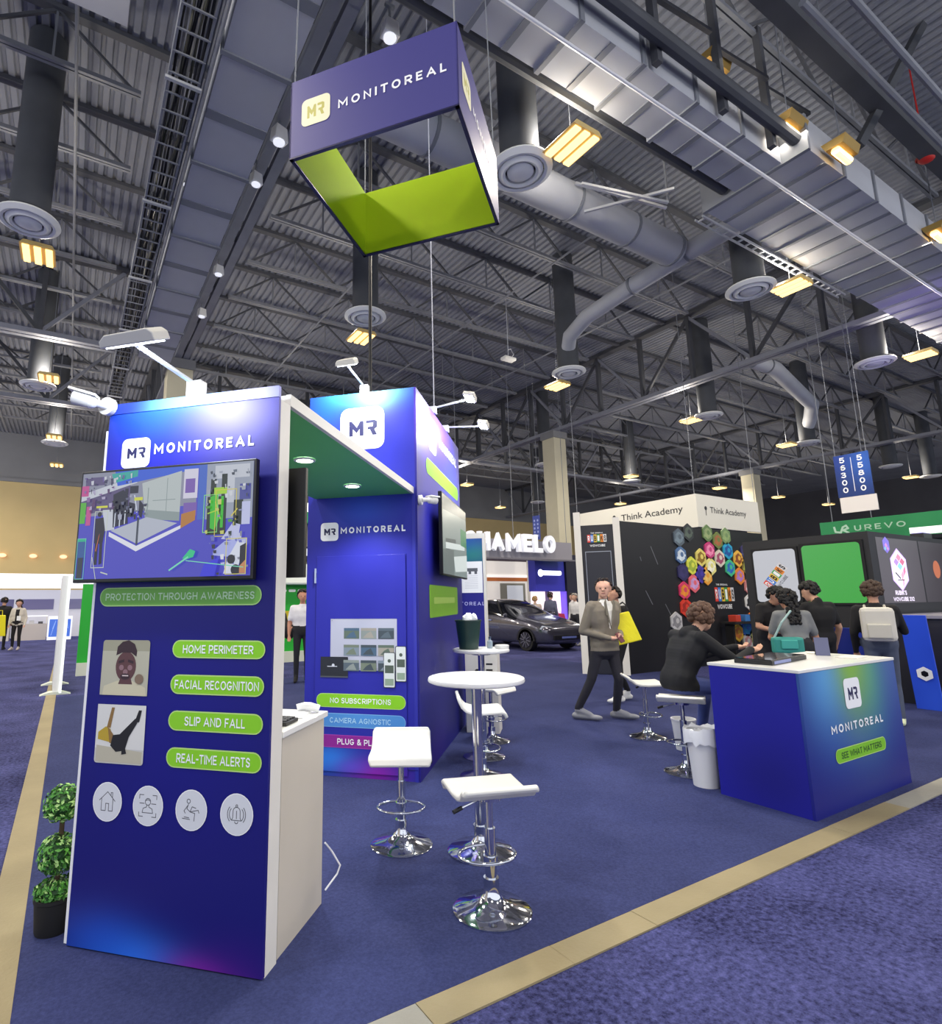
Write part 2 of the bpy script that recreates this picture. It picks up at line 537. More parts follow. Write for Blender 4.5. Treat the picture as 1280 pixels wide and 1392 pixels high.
tag(B().box(62, 62.3, -12, 41, 0, 11.75).build('wall_right', mat('#5C5C62', .85, var=.1, vscale=.5)), kind='structure')

# corrugated roof deck
DECK = mat('#8A8E98', .7, 0., var=.12, vscale=.6)
b = B(); xs = []
x = -20.
while x < 62:
    xs += [(x, 11.70), (x + .10, 11.70), (x + .125, 11.76), (x + .175, 11.76)]
    x += .2
for i, (x, z) in enumerate(xs):
    b.v += [(x, -10, z), (x, 40.2, z)]
for i in range(len(xs) - 1):
    b.f.append((2 * i, 2 * i + 2, 2 * i + 3, 2 * i + 1)); b.m.append(0)
ceil_ = b.build('ceiling', DECK)
tag(ceil_, kind='structure')

# open-web joists, four bays, one set of meshes
GX = (-13.6, 2.4, 18.4, 34.4, 50.4)
JOIST = mat('#85888F', .6, .2, var=.1)
JOIST_D = mat('#5B5D63', .7, .2, var=.1)
def joist():
    t = thing('roof_joist', 'grey open-web steel joist under the corrugated roof deck', 'joist', group='open-web roof joists')
    B().box(1.0, 14.0, -.07, -.012, -.04, .04).box(1.0, 14.0, .012, .07, -.04, .04).build('bottom_chord', JOIST, t)
    B().box(.1, 15.9, -.08, .08, 1.0, 1.09).build('top_chord', JOIST_D, t)
    up = B().beam((0, 0, 0), (1.28, 0, 1.02), .05, .05).mesh('web_bar', JOIST_D)
    dn = B().beam((0, 0, 1.02), (1.28, 0, 0), .05, .05).mesh('web_bar', JOIST_D)
    ps = B().beam((0, 0, .04), (0, 0, 1.02), .035, .035).mesh('web_post', JOIST)
    for k in range(5):
        x0 = 1.05 + 2.58 * k
        put('web_bar', up, t, (x0, 0, 0)); put('web_bar', dn, t, (x0 + 1.28, 0, 0))
        put('web_post', ps, t, (x0 + 1.28, 0, 0))
    return t
j0 = joist(); first = True
BAY = ('in the left bay beyond the cable tray', 'in the middle bay behind the hanging sign', 'in the right bay past the pale girder chord', 'in the farthest bay above the numbered banner')
for gi in range(4):
    for k in range(-1, 15):
        y = 9.95 + 2.05 * (k - 3)
        if gi == 0 and y < 5: continue
        if gi >= 2 and y > 34: continue
        if abs(y - 18) < .5: pass
        if first:
            j0.location = (GX[gi], y, 10.6); first = False
            j0['label'] = 'grey open-web steel roof joist ' + BAY[gi]; j0['group'] = 'roof joists ' + BAY[gi]
        else:
            c = copy_tree(j0); c.location = (GX[gi], y, 10.6)
            c['label'] = 'grey open-web steel roof joist ' + BAY[gi]; c['group'] = 'roof joists ' + BAY[gi]
# bridging rods between the joists (run along the hall)
BR = B().cyl((0, 0, 0), (0, 30, 0), .03, n=6).mesh('bridging_rod', JOIST)
rods = [(-3.5, 'thin grey bridging rod left of the cable tray, second from the tray'), (-.6, 'thin grey bridging rod nearest the cable tray'),
        (6.3, 'thin grey bridging rod crossing the joists above the hanging sign'), (10.6, 'thin grey bridging rod beside the round duct'),
        (14.6, 'thin grey bridging rod near the right-hand girder')]
for x, l in rods:
    tag(put('bridging_rod', BR, None, (x, 5, 10.56)), l, 'rod')

# deep girder trusses along the hall, and two across it
GIRD = mat('#8A8D98', .55, .25, var=.08)
GIRD_D = mat('#4D4F55', .65, .2, var=.1)
def girder(name, label, L, first, step, wide, axis, group=None):
    t = thing(name, label, 'truss', group=group)
    def A(b, nm, m): return b.build(nm, m, t)
    b = B().box(-.2, -.03, 0, L, -.04, .1).box(.03, .2, 0, L, -.04, .1)
    A(b, 'bottom_chord', GIRD)
    A(B().box(-.16, .16, 0, L, 2.5, 2.62), 'top_chord', GIRD_D)
    vp = B().box(-.09, .09, -.06, .06, .1, 2.5).mesh('web_post', GIRD_D)
    d1 = B().beam((0, 0, .1), (0, step, 2.5), .1, .1).mesh('web_diagonal', GIRD)
    d2 = B().beam((0, 0, 2.5), (0, step, .1), .1, .1).mesh('web_diagonal', GIRD_D)
    y = first; k = 0
    while y < L - step + .01:
        put('web_post', vp, t, (0, y, 0)); put('web_diagonal', (d1, d2)[k % 2], t, (0, y, 0))
        y += step; k += 1
    if axis == 'X': t.rotation_euler = (0, 0, -PI / 2)
    return t
g = girder('girder_truss', 'deep grey girder truss running back above the left duct and front tower', 44, .8, 2.05, 1, 'Y')
g.location = (2.4, -4, 9.04)
dup(g, (18.4, -4, 9.04), 0, 'deep grey girder truss with a pale bottom chord crossing above the tan column')
dup(g, (34.4, -4, 9.04), 0, 'distant deep girder truss above the numbered aisle banner')
g2 = girder('cross_truss', 'grey truss crossing the hall above the second left row of lamps', 16, .5, 2.0, 1, 'X')
g2.location = (-13.8, 18, 9.04)
dup(g2, (-13.8, 24.2, 9.04), -PI / 2, 'dark truss crossing the hall in front of the tan far wall')
dup(g2, (2.4, 24.2, 9.04), -PI / 2, 'dark far truss crossing behind the lit back tower')
dup(g2, (18.4, 24.2, 9.04), -PI / 2, 'dark far truss crossing behind the white academy header')

# columns
COLM = mat('#C9C2A8', .75, var=.06, vscale=1.)
for x, l in ((2.4, 'grey tan square column behind the front tower lamp'), (18.4, 'tall tan square column above the dark car'), (34.4, 'distant tan square column beside the academy header')):
    t = thing('column', l, 'column', (x, 18, 0))
    t['kind'] = 'structure'
    B().box(-.36, .36, -.36, .36, 0, 8.7).build('shaft', COLM, t)
    B().box(-.42, .42, -.42, .42, 8.7, 9.0).build('capital', mat('#7E7F82', .6), t)

# rectangular duct on the right, in bolted lengths
def duct_run(name, label, p, L, w, h, seg, axis, bulge=False):
    t = thing(name, label, 'duct', p)
    n = int(L / seg)
    me = B().box(-w / 2, w / 2, .03, seg - .03, 0, h).mesh('duct_length', DUCT)
    fg = B().box(-w / 2 - .03, w / 2 + .03, -.035, .035, -.03, h).mesh('flange', STEEL)
    st = B().box(-w / 2, w / 2, seg * .46, seg * .54, -.012, 0).mesh('stiffener', STEEL)
    for i in range(n):
        put('duct_length', me, t, (0, i * seg, 0)); put('flange', fg, t, (0, i * seg, 0)); put('stiffener', st, t, (0, i * seg, 0))
    if axis == 'X': t.rotation_euler = (0, 0, -PI / 2)
    return t
duct_run('air_duct', 'long flat grey duct to the right of the hanging sign', (.2, 4.23, 8.5), 9.2, .76, .5, 1.15, 'X')
duct_run('air_duct', 'wider far stretch of the flat grey right-hand duct with a violet sheen', (9.4, 4.32, 8.5), 24, 1.68, .6, 1.2, 'X')
duct_run('air_duct', 'flat grey duct running back beside the black cable tray', (1.57, 2.2, 8.5), 15, .86, .5, 2.1, 'Y')
duct_run('air_duct', 'broad dark duct in the top left corner crossing the joists', (-7.5, 6.55, 9.2), 7.6, 1.6, .5, 1.9, 'X')
tag(B().cyl((.2, 4.08, 8.4), (30, 4.08, 8.4), .025, n=8).build('conduit_pipe', mat('#E3E4E6', .4)), 'thin white pipe running under the flat right-hand duct', 'pipe')
tag(B().cyl((-2, 3.62, 8.75), (10, 3.62, 8.75), .1, n=10).build('conduit_pipe', STEEL_DARK), 'dark pipe along the far edge of the right-hand duct', 'pipe')
tag(B().cyl((.2, 4.75, 8.62), (9.3, 4.75, 8.62), .09, n=10).build('conduit_pipe', STEEL_DARK), 'dark pipe along the near edge of the right-hand duct', 'pipe')
for k, y in enumerate((2.6, 2.25)):
    tag(B().cyl((7.5, y, 9.1), (40, y, 9.1), .05, n=8).build('conduit_pipe', STEEL), ('thick grey pipe in the top right corner, nearer the lamps', 'thick grey pipe in the top right corner, the outer of the two')[k], 'pipe')
tag(B().beam((2.6, 2.95, 9.6), (22, 2.95, 9.6), .25, .3).build('steel_beam', STEEL_DARK), 'dark steel beam above the wide right-hand duct', 'beam')
tag(B().beam((12.3, 2.6, 11.6), (10.35, 3.15, 8.7), .12, .12).build('hanger_bar', STEEL_DARK), 'slanting dark hanger bar in the top right corner', 'bar')
# duct hangers beside the wide duct
for k, (x, y) in enumerate(((6.1, 3.75), (7.6, 3.75), (8.9, 3.75))):
    t = thing('duct_hanger', ('dark hanger frame at the duct edge, farthest from the gold lamps', 'dark hanger frame at the duct edge beside the gold tube lamp', 'dark hanger frame at the duct edge between two gold lamps')[k], 'hanger', (x, y, 8.5))
    B().box(-.05, .05, -.05, .05, 0, 2.2).build('post', GIRD_D, t)
    B().beam((0, 0, 1.1), (1.2, -.1, 1.1), .06, .06).build('rail', GIRD_D, t)
    B().beam((0, 0, .5), (1.2, -.1, .5), .06, .06).build('rail', GIRD_D, t)
# small scissor frame and ladder tray left of the wide duct
t = thing('service_frame', 'pale steel bracket frame beside the wide duct', 'bracket', (8.6, 5.35, 8.5))
for a, c in (((0, 0, 0), (-1.5, .6, .2)), ((.1, .1, 0), (-1.3, .9, .5)), ((-.1, -.2, .1), (-1.0, 1.0, .1))):
    B().beam(a, c, .045, .045).build('bracket_arm', mat('#C9CCD2', .4, .5), t)
B().beam((0, 0, 0), (0, 0, 3.2), .03, .03).build('hanger', STEEL, t)
t = thing('ladder_tray', 'pale ladder rack along the near edge of the wide duct', 'rack', (9.4, 5.22, 8.45))
for y in (0, .14):
    B().box(0, 5.5, y - .012, y + .012, -.02, .02).build('side_rail', mat('#C9CCD2', .4, .5), t)
rg = B().box(-.015, .015, 0, .14, -.015, .015).mesh('rung', mat('#C9CCD2', .4, .5))
for i in range(22): put('rung', rg, t, (.1 + i * .25, 0, 0))

# cable tray with its bundle, left
t = thing('cable_tray', 'black wire-mesh tray of bundled cables running back on the left', 'tray', (.78, 3.2, 8.5))
B().box(-.2, -.17, 0, 20, -.02, .12).box(.17, .2, 0, 20, -.02, .12).build('side_rail', STEEL, t)
rg = B().box(-.2, .2, -.012, .012, -.03, -.008).mesh('rung', STEEL)
for i in range(60): put('rung', rg, t, (0, .15 + i * .333, 0))
xb = B().box(-.23, .23, -.025, .025, -.06, -.02).mesh('cross_bar', mat('#B9BCC2', .5, .3))
for i in range(7): put('cross_bar', xb, t, (0, 1.2 + i * 2.7, 0))
CAB = [mat('#17171A', .5), mat('#2A2A2C', .5), mat('#4A4A3C', .5), mat('#8D8C80', .5)]
for i in range(9):
    pts = [(-.14 + .035 * i + .02 * math.sin(q * 1.7 + i), q * 1.0, .02 + .03 * math.sin(q * 2.3 + i * 1.9)) for q in range(21)]
    B().tube(pts, .018, 5).build('cable', CAB[(i * 7) % 4], t)
for k, (x, r) in enumerate(((1.06, .03), (1.0, .02))):
    tag(B().cyl((x, 3, 8.5 + .1 * k), (x, 21, 8.5 + .1 * k), r, n=8).build('conduit_pipe', STEEL), ('grey conduit between the cable tray and the left duct', 'thinner conduit tucked beside the cable tray')[k], 'pipe')

# round ducts
def round_duct(label, path, r, bands):
    t = thing('round_duct', label, 'duct')
    B().tube(path, r, 20).build('duct_body', DUCT, t, smooth=50)
    for p, d in bands:
        d = Vector(d).normalized(); p = Vector(p)
        B().cyl(p - d * .03, p + d * .03, r + .02, n=20).build('joint_band', STEEL, t, smooth=40)
    return t
round_duct('large round grey duct behind the hanging sign', [(2.8, 6.65, 9.0), (10.7, 6.65, 9.0)], .33, [((x, 6.65, 9), (1, 0, 0)) for x in (4.4, 6.0, 7.6, 9.2, 10.6)])
round_duct('slimmer round duct turning off the large round duct', [(11, 5.3, 9), (11, 6.4, 9), (11.1, 8, 9), (11.3, 9.6, 9), (11.6, 10.5, 8.9), (11.9, 10.9, 8.6)], .2, [((11, 6.5, 9), (0, 1, 0)), ((11.1, 8, 9), (0, 1, 0))])
round_duct('far round duct branch over the right-hand joists', [(19.1, 9.5, 9.4), (20.5, 9.5, 9.4), (25.5, 10.6, 9.3), (26.4, 11.1, 9.0), (26.6, 11.4, 8.6)], .25, [((20, 9.5, 9.4), (1, 0, 0))])

# diffusers with drop ducts
DIFF = mat('#F2F3EE', .5); DIFF_D = mat('#3A3B3E', .6)
def diffuser():
    t = thing('air_diffuser', '', 'vent')
    prof = [(.17, .10), (.2, .02), (.3, .035), (.3, .02)]
    B().lathe([(.47, .05), (.48, .02), (.40, -.03), (.355, -.02), (.355, .03)], 32).build('outer_cone', DIFF, t, smooth=40)
    B().lathe([(.33, .06), (.335, -.01), (.27, -.05), (.23, -.03), (.23, .04)], 32).build('middle_cone', DIFF, t, smooth=40)
    B().lathe([(.20, .06), (.2, -.02), (.12, -.06), (.001, -.055)], 28).build('inner_cone', DIFF, t, smooth=40)
    B().lathe([(.001, .09), (.44, .09), (.45, .06)], 28).build('back_plate', DIFF_D, t)
    B().cyl((0, 0, .08), (0, 0, 3.66), .3, .3, 18).build('drop_duct', STEEL_DARK, t, smooth=40)
    return t
D = [((5.4, 5.65), 'large round white diffuser right beside the hanging sign'), ((11.95, 5.8), 'round white diffuser under the wide right-hand duct'),
     ((18.95, 6.2), 'round diffuser near the right edge beyond the pale girder chord'), ((11.9, 10.9), 'round diffuser at the end of the slim round duct'),
     ((5.35, 10.85), 'round diffuser right below the hanging sign'), ((-1.1, 10.7), 'large round diffuser at the left edge above a triple lamp'),
     ((-1.3, 19.35), 'small round diffuser under the second left lamp'), ((19.3, 11.3), 'flat oval-looking diffuser beside a lamp right of the tan column'),
     ((26.6, 11.4), 'small diffuser beside a lamp left of the numbered banner'), ((-1.0, 26.3), 'small far diffuser under the third left lamp'),
     ((35.3, 11.6), 'small diffuser seen just right of the numbered banner'), ((26.6, 20.3), 'tiny diffuser above the academy header'),
     ((19.4, 19.6), 'diffuser seen left of the tan column'), ((26.7, 27.9), 'tiny far diffuser left of the tan column'), ((40.4, 11.6), 'tiny diffuser at the right edge above the green banner')]
d0 = diffuser()
for i, ((x, y), l) in enumerate(D):
    if i == 0: d0.location = (x, y, 8.0); d0['label'] = l; d0['group'] = 'round ceiling diffusers'
    else: dup(d0, (x, y, 8.0), 0, l, 'round ceiling diffusers')

# high-bay lamps: housing, three tubes, and the light they give
GLOW = mat('#FFD488', .5, emit=1.5)
def lamp_fixture():
    t = thing('high_bay_lamp', '', 'lamp')
    B().prism([(-.28, 0), (.28, 0), (.22, .08), (-.22, .08)], -.31, .31, 0).build('housing', mat('#C9B070', .5), t)
    tb = B().box(-.055, .055, -.29, .29, -.035, -.005).mesh('lamp_tube', GLOW)
    for x in (-.18, 0, .18): put('lamp_tube', tb, t, (x, 0, 0))
    B().cyl((0, 0, .08), (0, 0, 3.7), .008, n=5).build('hanger_wire', STEEL, t)
    return t
LAMPS = [((5.7, 4.9), 'bright triple-tube lamp right of the hanging sign'), ((-1.0, 11.7), 'bright triple-tube lamp at the left edge below a large diffuser'),
         ((5.7, 11.8), 'triple-tube lamp below the hanging sign above the back tower'), ((12.55, 5.3), 'warm lamp under the wide right-hand duct'),
         ((-1.0, 18.5), 'second lamp down the left row'), ((12.35, 11.8), 'warm lamp right above the tan column'), ((19.2, 11.9), 'warm lamp beside a flat diffuser right of the tan column'),
         ((-1.0, 25.3), 'third lamp down the left row'), ((-1.0, 30.5), 'fourth lamp down the left row, above the tan wall'), ((19.4, 5.35), 'warm lamp at the right edge under the violet-lit duct'),
         ((26.1, 12.0), 'small lamp left of the numbered banner'), ((18.9, 25.3), 'small far lamp right of the lit back tower'), ((25.8, 30.7), 'tiny far lamp above the white letter sign'),
         ((25.4, 19.4), 'small lamp over the academy header near the tan column'), ((33.0, 19.1), 'small lamp over the middle of the academy header'), ((39.6, 19.1), 'small lamp right of the distant column'),
         ((32.3, 25.7), 'small lamp touching the academy header top'), ((46.1, 19.0), 'small lamp over the green banner left end'), ((39.6, 12.2), 'small lamp right of the numbered banner'),
         ((5.7, 18.6), 'lamp hidden behind the lit back tower'), ((5.7, 25.3), 'far lamp behind the lit back tower')]
l0 = lamp_fixture(); k = 0
def bay_light(x, y, z, power):
    """the fixture throws most of its light down and a little up over its open top"""
    li = bpy.data.lights.new('lamp_light', 'AREA')
    li.shape = 'DISK'; li.size = .55; li.energy = power * .8; li.color = (1, .9, .74)
    o = bpy.data.objects.new('lamp_light', li); COL.objects.link(o); o.location = (x, y, z - .06)
    li = bpy.data.lights.new('lamp_uplight', 'POINT')
    li.energy = power * UPLIGHT; li.color = (1, .92, .8); li.shadow_soft_size = .2
    o = bpy.data.objects.new('lamp_uplight', li); COL.objects.link(o); o.location = (x, y + .3, z + .3)
for i, ((x, y), l) in enumerate(LAMPS):
    if i == 0: l0.location = (x, y, 8.0); l0['label'] = l; l0['group'] = 'high-bay lamps'
    else: dup(l0, (x, y, 8.0), 0, l, 'high-bay lamps')
    bay_light(x, y, 8.0, HIGH_BAY_POWER)
for x, y in ((-1.0, 4.8), (5.7, -1.9), (12.4, -1.9), (-1.0, -1.9)):   # the rows go on behind and above the camera
    dup(l0, (x, y, 8.0), 0, 'lamp of the rows behind the camera', 'high-bay lamps')
    bay_light(x, y, 8.0, HIGH_BAY_POWER)
for y in (5.0, 11.8, 18.5, 25.3, 30.5, 36.0):   # and to the left of the view
    dup(l0, (-7.75, y, 8.0), 0, 'lamp of the row beyond the left edge of the view', 'high-bay lamps')
    bay_light(-7.75, y, 8.0, HIGH_BAY_POWER)
# gold work lamps up between the ducts
def gold(label, x, y, z):
    t = thing('tube_lamp', label, 'lamp', (x, y, z))
    B().prism([(-.12, .0), (.12, .0), (.17, .13), (-.17, .13)], -.26, .26, 0, Matrix.Rotation(PI / 2, 4, 'Z')).build('reflector', mat('#A88B4A', .45, .3), t)
    B().cyl((-.22, 0, -.05), (.22, 0, -.05), .065, n=10).build('lamp_tube', GLOW, t)
    B().cyl((0, 0, .13), (0, 0, 11.7 - z), .01, n=5).build('hanger_wire', STEEL, t)
    bay_light(x, y, z, 14)
gold('gold-lit tube lamp up between the ducts, nearest the top edge', 7.8, 3.94, 9.5)
gold('gold-lit lamp just before the step of the wide duct', 9.2, 3.6, 8.85)
gold('small gold lamp right of the slanting hanger bar', 10.05, 3.28, 8.55)
gold('small gold lamp at the right edge above the violet-lit duct', 14.1, 3.32, 8.55)
tag(B().ball((12.9, 3.0, 9.5), .14, 12, sc=(1, 1, .8)).lathe([(.0, .1), (.15, .02), (.16, 0), (.15, -.02)], 12, (12.9, 3.0, 9.5)).cyl((12.9, 3, 9.6), (12.9, 3, 11.7), .012, n=6).build('warning_lamp', mat('#C0261E', .4), smooth=50), 'small red round fitting in the top right corner', 'fitting')

# spot fixtures clamped on the left girder and under the duct
SPOTS = [((2.95, 5.3), 'white box spotlight directly above the hanging sign', 1.1), ((2.25, 7.6), 'white spotlight hanging at the left corner of the sign', 1.2), ((2.2, 8.7), 'small white spot below the sign-corner spotlight', 1),
         ((1.2, 9.3), 'small white spot between duct and cable tray', 1), ((2.25, 11.8), 'small white spot on the girder, middle of the row', 1), ((2.3, 13.9), 'small white spot on the girder, lowest of the row', 1)]
sp0 = None
for (x, y), l, s in SPOTS:
    if sp0 is None:
        t = thing('spot_fixture', l, 'spotlight', (x, y, 8.75), group='white spot fixtures on the girder')
        B().prism([(-.1, -.1), (.1, -.1), (.08, .1), (-.08, .1)], -.07, .07).build('lamp_body', WHITE_GLOSS, t, bevel=.01)
        B().cyl((0, 0, -.115), (0, 0, -.1), .075, n=14).build('lens', mat('#F4F6FF', .2, emit=.5), t)
        B().box(-.012, .012, -.012, .012, .1, .34).box(-.06, .06, -.02, .02, .32, .36).build('clamp', STEEL, t)
        t.scale = (s, s, s); sp0 = t
    else: dup(sp0, (x, y, 8.75), .3, l, scale=(s, s, s))
t = thing('access_point', 'small white wireless box hanging on a wire right of the sign', 'box', (11.1, 12.55, 8.9))
B().box(-.22, .22, -.12, .12, -.05, .05).build('housing', WHITE_GLOSS, t, bevel=.02)
B().cyl((0, 0, .05), (0, 0, 2.8), .012, n=6).tube([(.1, 0, .05), (.22, 0, .2), (.1, 0, .36), (0, 0, .3)], .012, 5).build('hanger_wire', mat('#C9CCD2', .5), t)

# ================================================================== the blue booth
INK = mat('#16164A', .5)
PAPER = mat('#F2F4F6', .5)
LET = mat('#F4F6FA', .5)
PILL = mat('#86CC20', .5); PILL_EDGE = mat('#B8DC7A', .5)
def pill(par, s, x0, z0, x1, z1, y, col=PILL, edge=PILL_EDGE, tw=.78, th=.5, rz=0., loc=None, tcol=LET, label=None):
    r = (z1 - z0) / 2
    lay = [(edge, [rrect(x0, z0, x1, z1, r - .001)]), (col, [rrect(x0 + .006, z0 + .006, x1 - .006, z1 - .006, r - .008)])]
    o = paint('slogan_pill', lay, par, loc or (0, y, 0), rz)
    if label: o['label'] = label
    if s:
        w = x1 - x0
        text(s, w * tw, (z1 - z0) * th, tcol, o, ((x0 + x1) / 2, -.0025, (z0 + z1) / 2), bold=.012)
    return o
def logo(par, x0, z0, x1, z1, y, r=.2, rz=0., loc=None, tile=PAPER, ink=INK):
    w = x1 - x0; h = z1 - z0
    return paint('logo_tile', [(tile, [rrect(x0, z0, x1, z1, r * min(w, h))]), (ink, mr_logo(x0 + .2 * w, z0 + .32 * h, x1 - .16 * w, z0 + .68 * h))], par, loc or (0, y, 0), rz)

# ---- front tower
ft = thing('display_tower', 'blue front tower panel with a large screen, photos and green slogan pills', 'display', P(-2.348, 2.468), RZ)
FT_PRINT_AND_GLOW = print_mat('front_tower_print_and_lamp_glow', '#17176E', [(.25, 2.62, .34, .2, '#1B62F0', .9), (.8, 2.62, .35, .28, '#8E86E6', .75), (.5, 2.72, .4, .1, '#57B7E8', .7), (.1, 2.2, .5, .5, '#2A2ED0', .5),  # upper blooms mix the printed gradient with painted arm-lamp light
      (.36, .0, .3, .13, '#2C76E8', .95), (.2, .06, .3, .16, '#1E50C8', .6), (.74, -.01, .24, .09, '#8A22A8', .8), (.9, .06, .25, .14, '#2E1478', .6), (.5, 1.0, .6, .6, '#14148A', .5)])
B().box(0, 1.027, 0, .02, .012, 2.62).build('front_panel', FT_PRINT_AND_GLOW, ft)
B().box(0, 1.027, -.004, .02, 2.622, 2.68).build('top_rail', print_mat('rail_print_and_lamp_glow', '#3A5CC8', [(.45, 2.65, .3, .2, '#7CD0EE', .8), (.9, 2.65, .25, .2, '#C9C6EE', .9), (.1, 2.65, .2, .2, '#2438C0', .8)]), ft)  # pale rail tones: print colour plus lamp glow painted in
B().box(1.001, 1.027, .021, .125, 0, 2.615).build('side_frame', WHITE, ft)
B().box(0, .026, .021, .125, 0, 2.68).build('side_frame', WHITE, ft)
B().box(-.035, -.001, .02, .125, 0, 2.54).build('side_frame', mat('#F2F3F5', .4), ft)
B().box(.027, 1.0, .105, .125, .01, 2.615).build('back_panel', WHITE, ft)
text('MONITOREAL', .59, .062, LET, ft, (.6, -.0035, 2.405), bold=.035, space=1.22)
logo(ft, .1, 2.312, .28, 2.474, -.003)
pill(ft, 'PROTECTION THROUGH AWARENESS', .035, 1.585, .967, 1.68, -.003, mat('#6DB046', .5), mat('#A4D080', .5), .92, .42, tcol=mat('#C4E4BC', .5))
for s, z0, z1, tw in (('HOME PERIMETER', 1.335, 1.42, .76), ('FACIAL RECOGNITION', 1.166, 1.257, .9), ('SLIP AND FALL', .999, 1.09, .64), ('REAL-TIME ALERTS', .833, .923, .77)):
    pill(ft, s, .49, z0, .995, z1, -.003, tw=tw)
# photographs
SKIN_D = mat('#5A3A3C', .6); SKIN_DD = mat('#35222A', .6)
x0, z0, x1, z1 = .08, 1.15, .36, 1.417
Q = lambda *p: [(x0 + a * (x1 - x0), z0 + c * (z1 - z0)) for a, c in p]
D_ = lambda a, c, ra, rc: disc(x0 + a * (x1 - x0), z0 + c * (z1 - z0), ra * (x1 - x0), rc * (z1 - z0))
paint('photo_print', [(mat('#9C9A84', .5), [rrect(x0, z0, x1, z1, .015)]), (mat('#B4B29E', .5), [Q((0, .0), (1, .0), (1, .8), (0, .8))]), (mat('#C9C3A6', .5), [Q((.06, .0), (.98, .0), (.95, .15), (.68, .26), (.36, .26), (.08, .16))]),
      (SKIN_D, [Q((.38, .2), (.68, .2), (.62, .36), (.44, .36)), D_(.52, .52, .215, .27)]), (SKIN_DD, [Q((.3, .72), (.32, .88), (.42, .97), (.55, 1.0), (.68, .93), (.74, .8), (.73, .7), (.62, .77), (.42, .77)), Q((.36, .57), (.48, .6), (.48, .65), (.36, .62)), Q((.56, .6), (.68, .57), (.68, .62), (.56, .65))]),
      (mat('#8A6A70', .6), [D_(.43, .5, .05, .05), D_(.61, .5, .05, .05), D_(.52, .42, .05, .05)]), (SKIN_DD, [D_(.52, .34, .1, .055)]), (mat('#D8C8C4', .5), [Q((.46, .345), (.59, .345), (.59, .365), (.46, .365))]), (mat('#7E6A58', .6), [D_(.82, .3, .09, .09)])], ft, (0, -.003, 0))
x0, z0, x1, z1 = .077, .83, .361, 1.105
paint('photo_print', [(mat('#C3C3C0', .5), [rrect(x0, z0, x1, z1, .015)]), (mat('#D6D6D2', .5), [Q((0, .25), (1, .25), (1, 1), (0, 1))]), (mat('#B9B4A0', .5), [Q((.03, .02), (.97, .02), (.97, .22), (.03, .3))]),
      (mat('#B59A2E', .5), [Q((.05, .4), (.28, .36), (.4, .3), (.3, .58), (.2, .62), (.05, .52))]), (mat('#8A6A3A', .5), [Q((.22, .6), (.3, .6), (.36, .95), (.3, .95)), Q((.24, .62), (.36, .5), (.42, .36), (.3, .34))]),
      (mat('#15151A', .6), [Q((.32, .3), (.44, .2), (.56, .22), (.6, .32), (.84, .7), (.8, .78), (.5, .5), (.36, .48)), Q((.78, .7), (.88, .72), (.92, .92), (.86, .92)), Q((.52, .24), (.62, .22), (.7, .5), (.62, .52)), Q((.56, .16), (.66, .18), (.62, .3), (.56, .28))])], ft, (0, -.003, 0))
# icon discs
LINE = mat('#54565C', .6); TILE = mat('#D3D6DC', .5)
def icon(cx, cz, strokes, k):
    lay = [(mat('#EDEFF2', .5), [disc(cx, cz, .084, .089)]), (TILE, [disc(cx, cz, .08, .085)])]
    pl = []
    for s in strokes:
        pl += stroke([(cx + a * .05, cz + c * .05) for a, c in s], .0035)
    lay.append((LINE, pl))
    paint('icon_disc', lay, ft, (0, -.003, 0))
arc = lambda cx, cz, r, a0, a1, n=10: [(cx + r * math.cos(math.radians(a0 + (a1 - a0) * i / n)), cz + r * math.sin(math.radians(a0 + (a1 - a0) * i / n))) for i in range(n + 1)]
icon(.174, .656, [[(-.9, .1), (0, .9), (.9, .1)], [(-.65, .3), (-.65, -.8), (-.15, -.8), (-.15, -.15), (.2, -.15), (.2, -.8), (.65, -.8), (.65, .3)], [(.4, .55), (.4, .85), (.58, .85), (.58, .4)]], 0)
icon(.405, .655, [arc(0, .35, .3, 0, 360, 14), [(-.28, .42), (0, .55), (.28, .42)], [(-.12, .06), (-.12, -.1), (-.5, -.25), (-.58, -.62), (.58, -.62), (.5, -.25), (.12, -.1), (.12, .06)], [(-.95, .6), (-.95, .95), (-.5, .95)], [(.95, .6), (.95, .95), (.5, .95)], [(-.95, -.6), (-.95, -.95), (-.5, -.95)], [(.95, -.6), (.95, -.95), (.5, -.95)], [(-.9, .2), (-.4, .2)], [(.4, .2), (.9, .2)]], 1)
icon(.641, .654, [arc(-.3, .75, .18, 0, 360, 12), [(-.3, .5), (-.45, .1), (-.1, -.15), (.1, .3), (.5, .2)], [(-.35, .4), (-.75, -.1), (-.6, -.3)], [(-.1, -.15), (.4, -.25), (.35, -.9)], [(-.1, -.15), (.75, .05), (.85, -.2)], [(-.9, -.75), (-.1, -.8)], [(-.7, -.62), (-.2, -.66)]], 2)
icon(.877, .654, [[(-.5, -.5), (-.38, -.3), (-.36, .2)] + arc(0, .25, .36, 180, 0, 10) + [(.38, -.3), (.5, -.5), (-.5, -.5)], arc(0, -.6, .16, 180, 360, 8), [(0, -.35), (0, .3)], arc(0, .72, .1, 0, 360, 8), arc(0, 0, .72, 140, 220, 8), arc(0, 0, .92, 140, 220, 8), arc(0, 0, .72, -40, 40, 8), arc(0, 0, .92, -40, 40, 8)], 3)

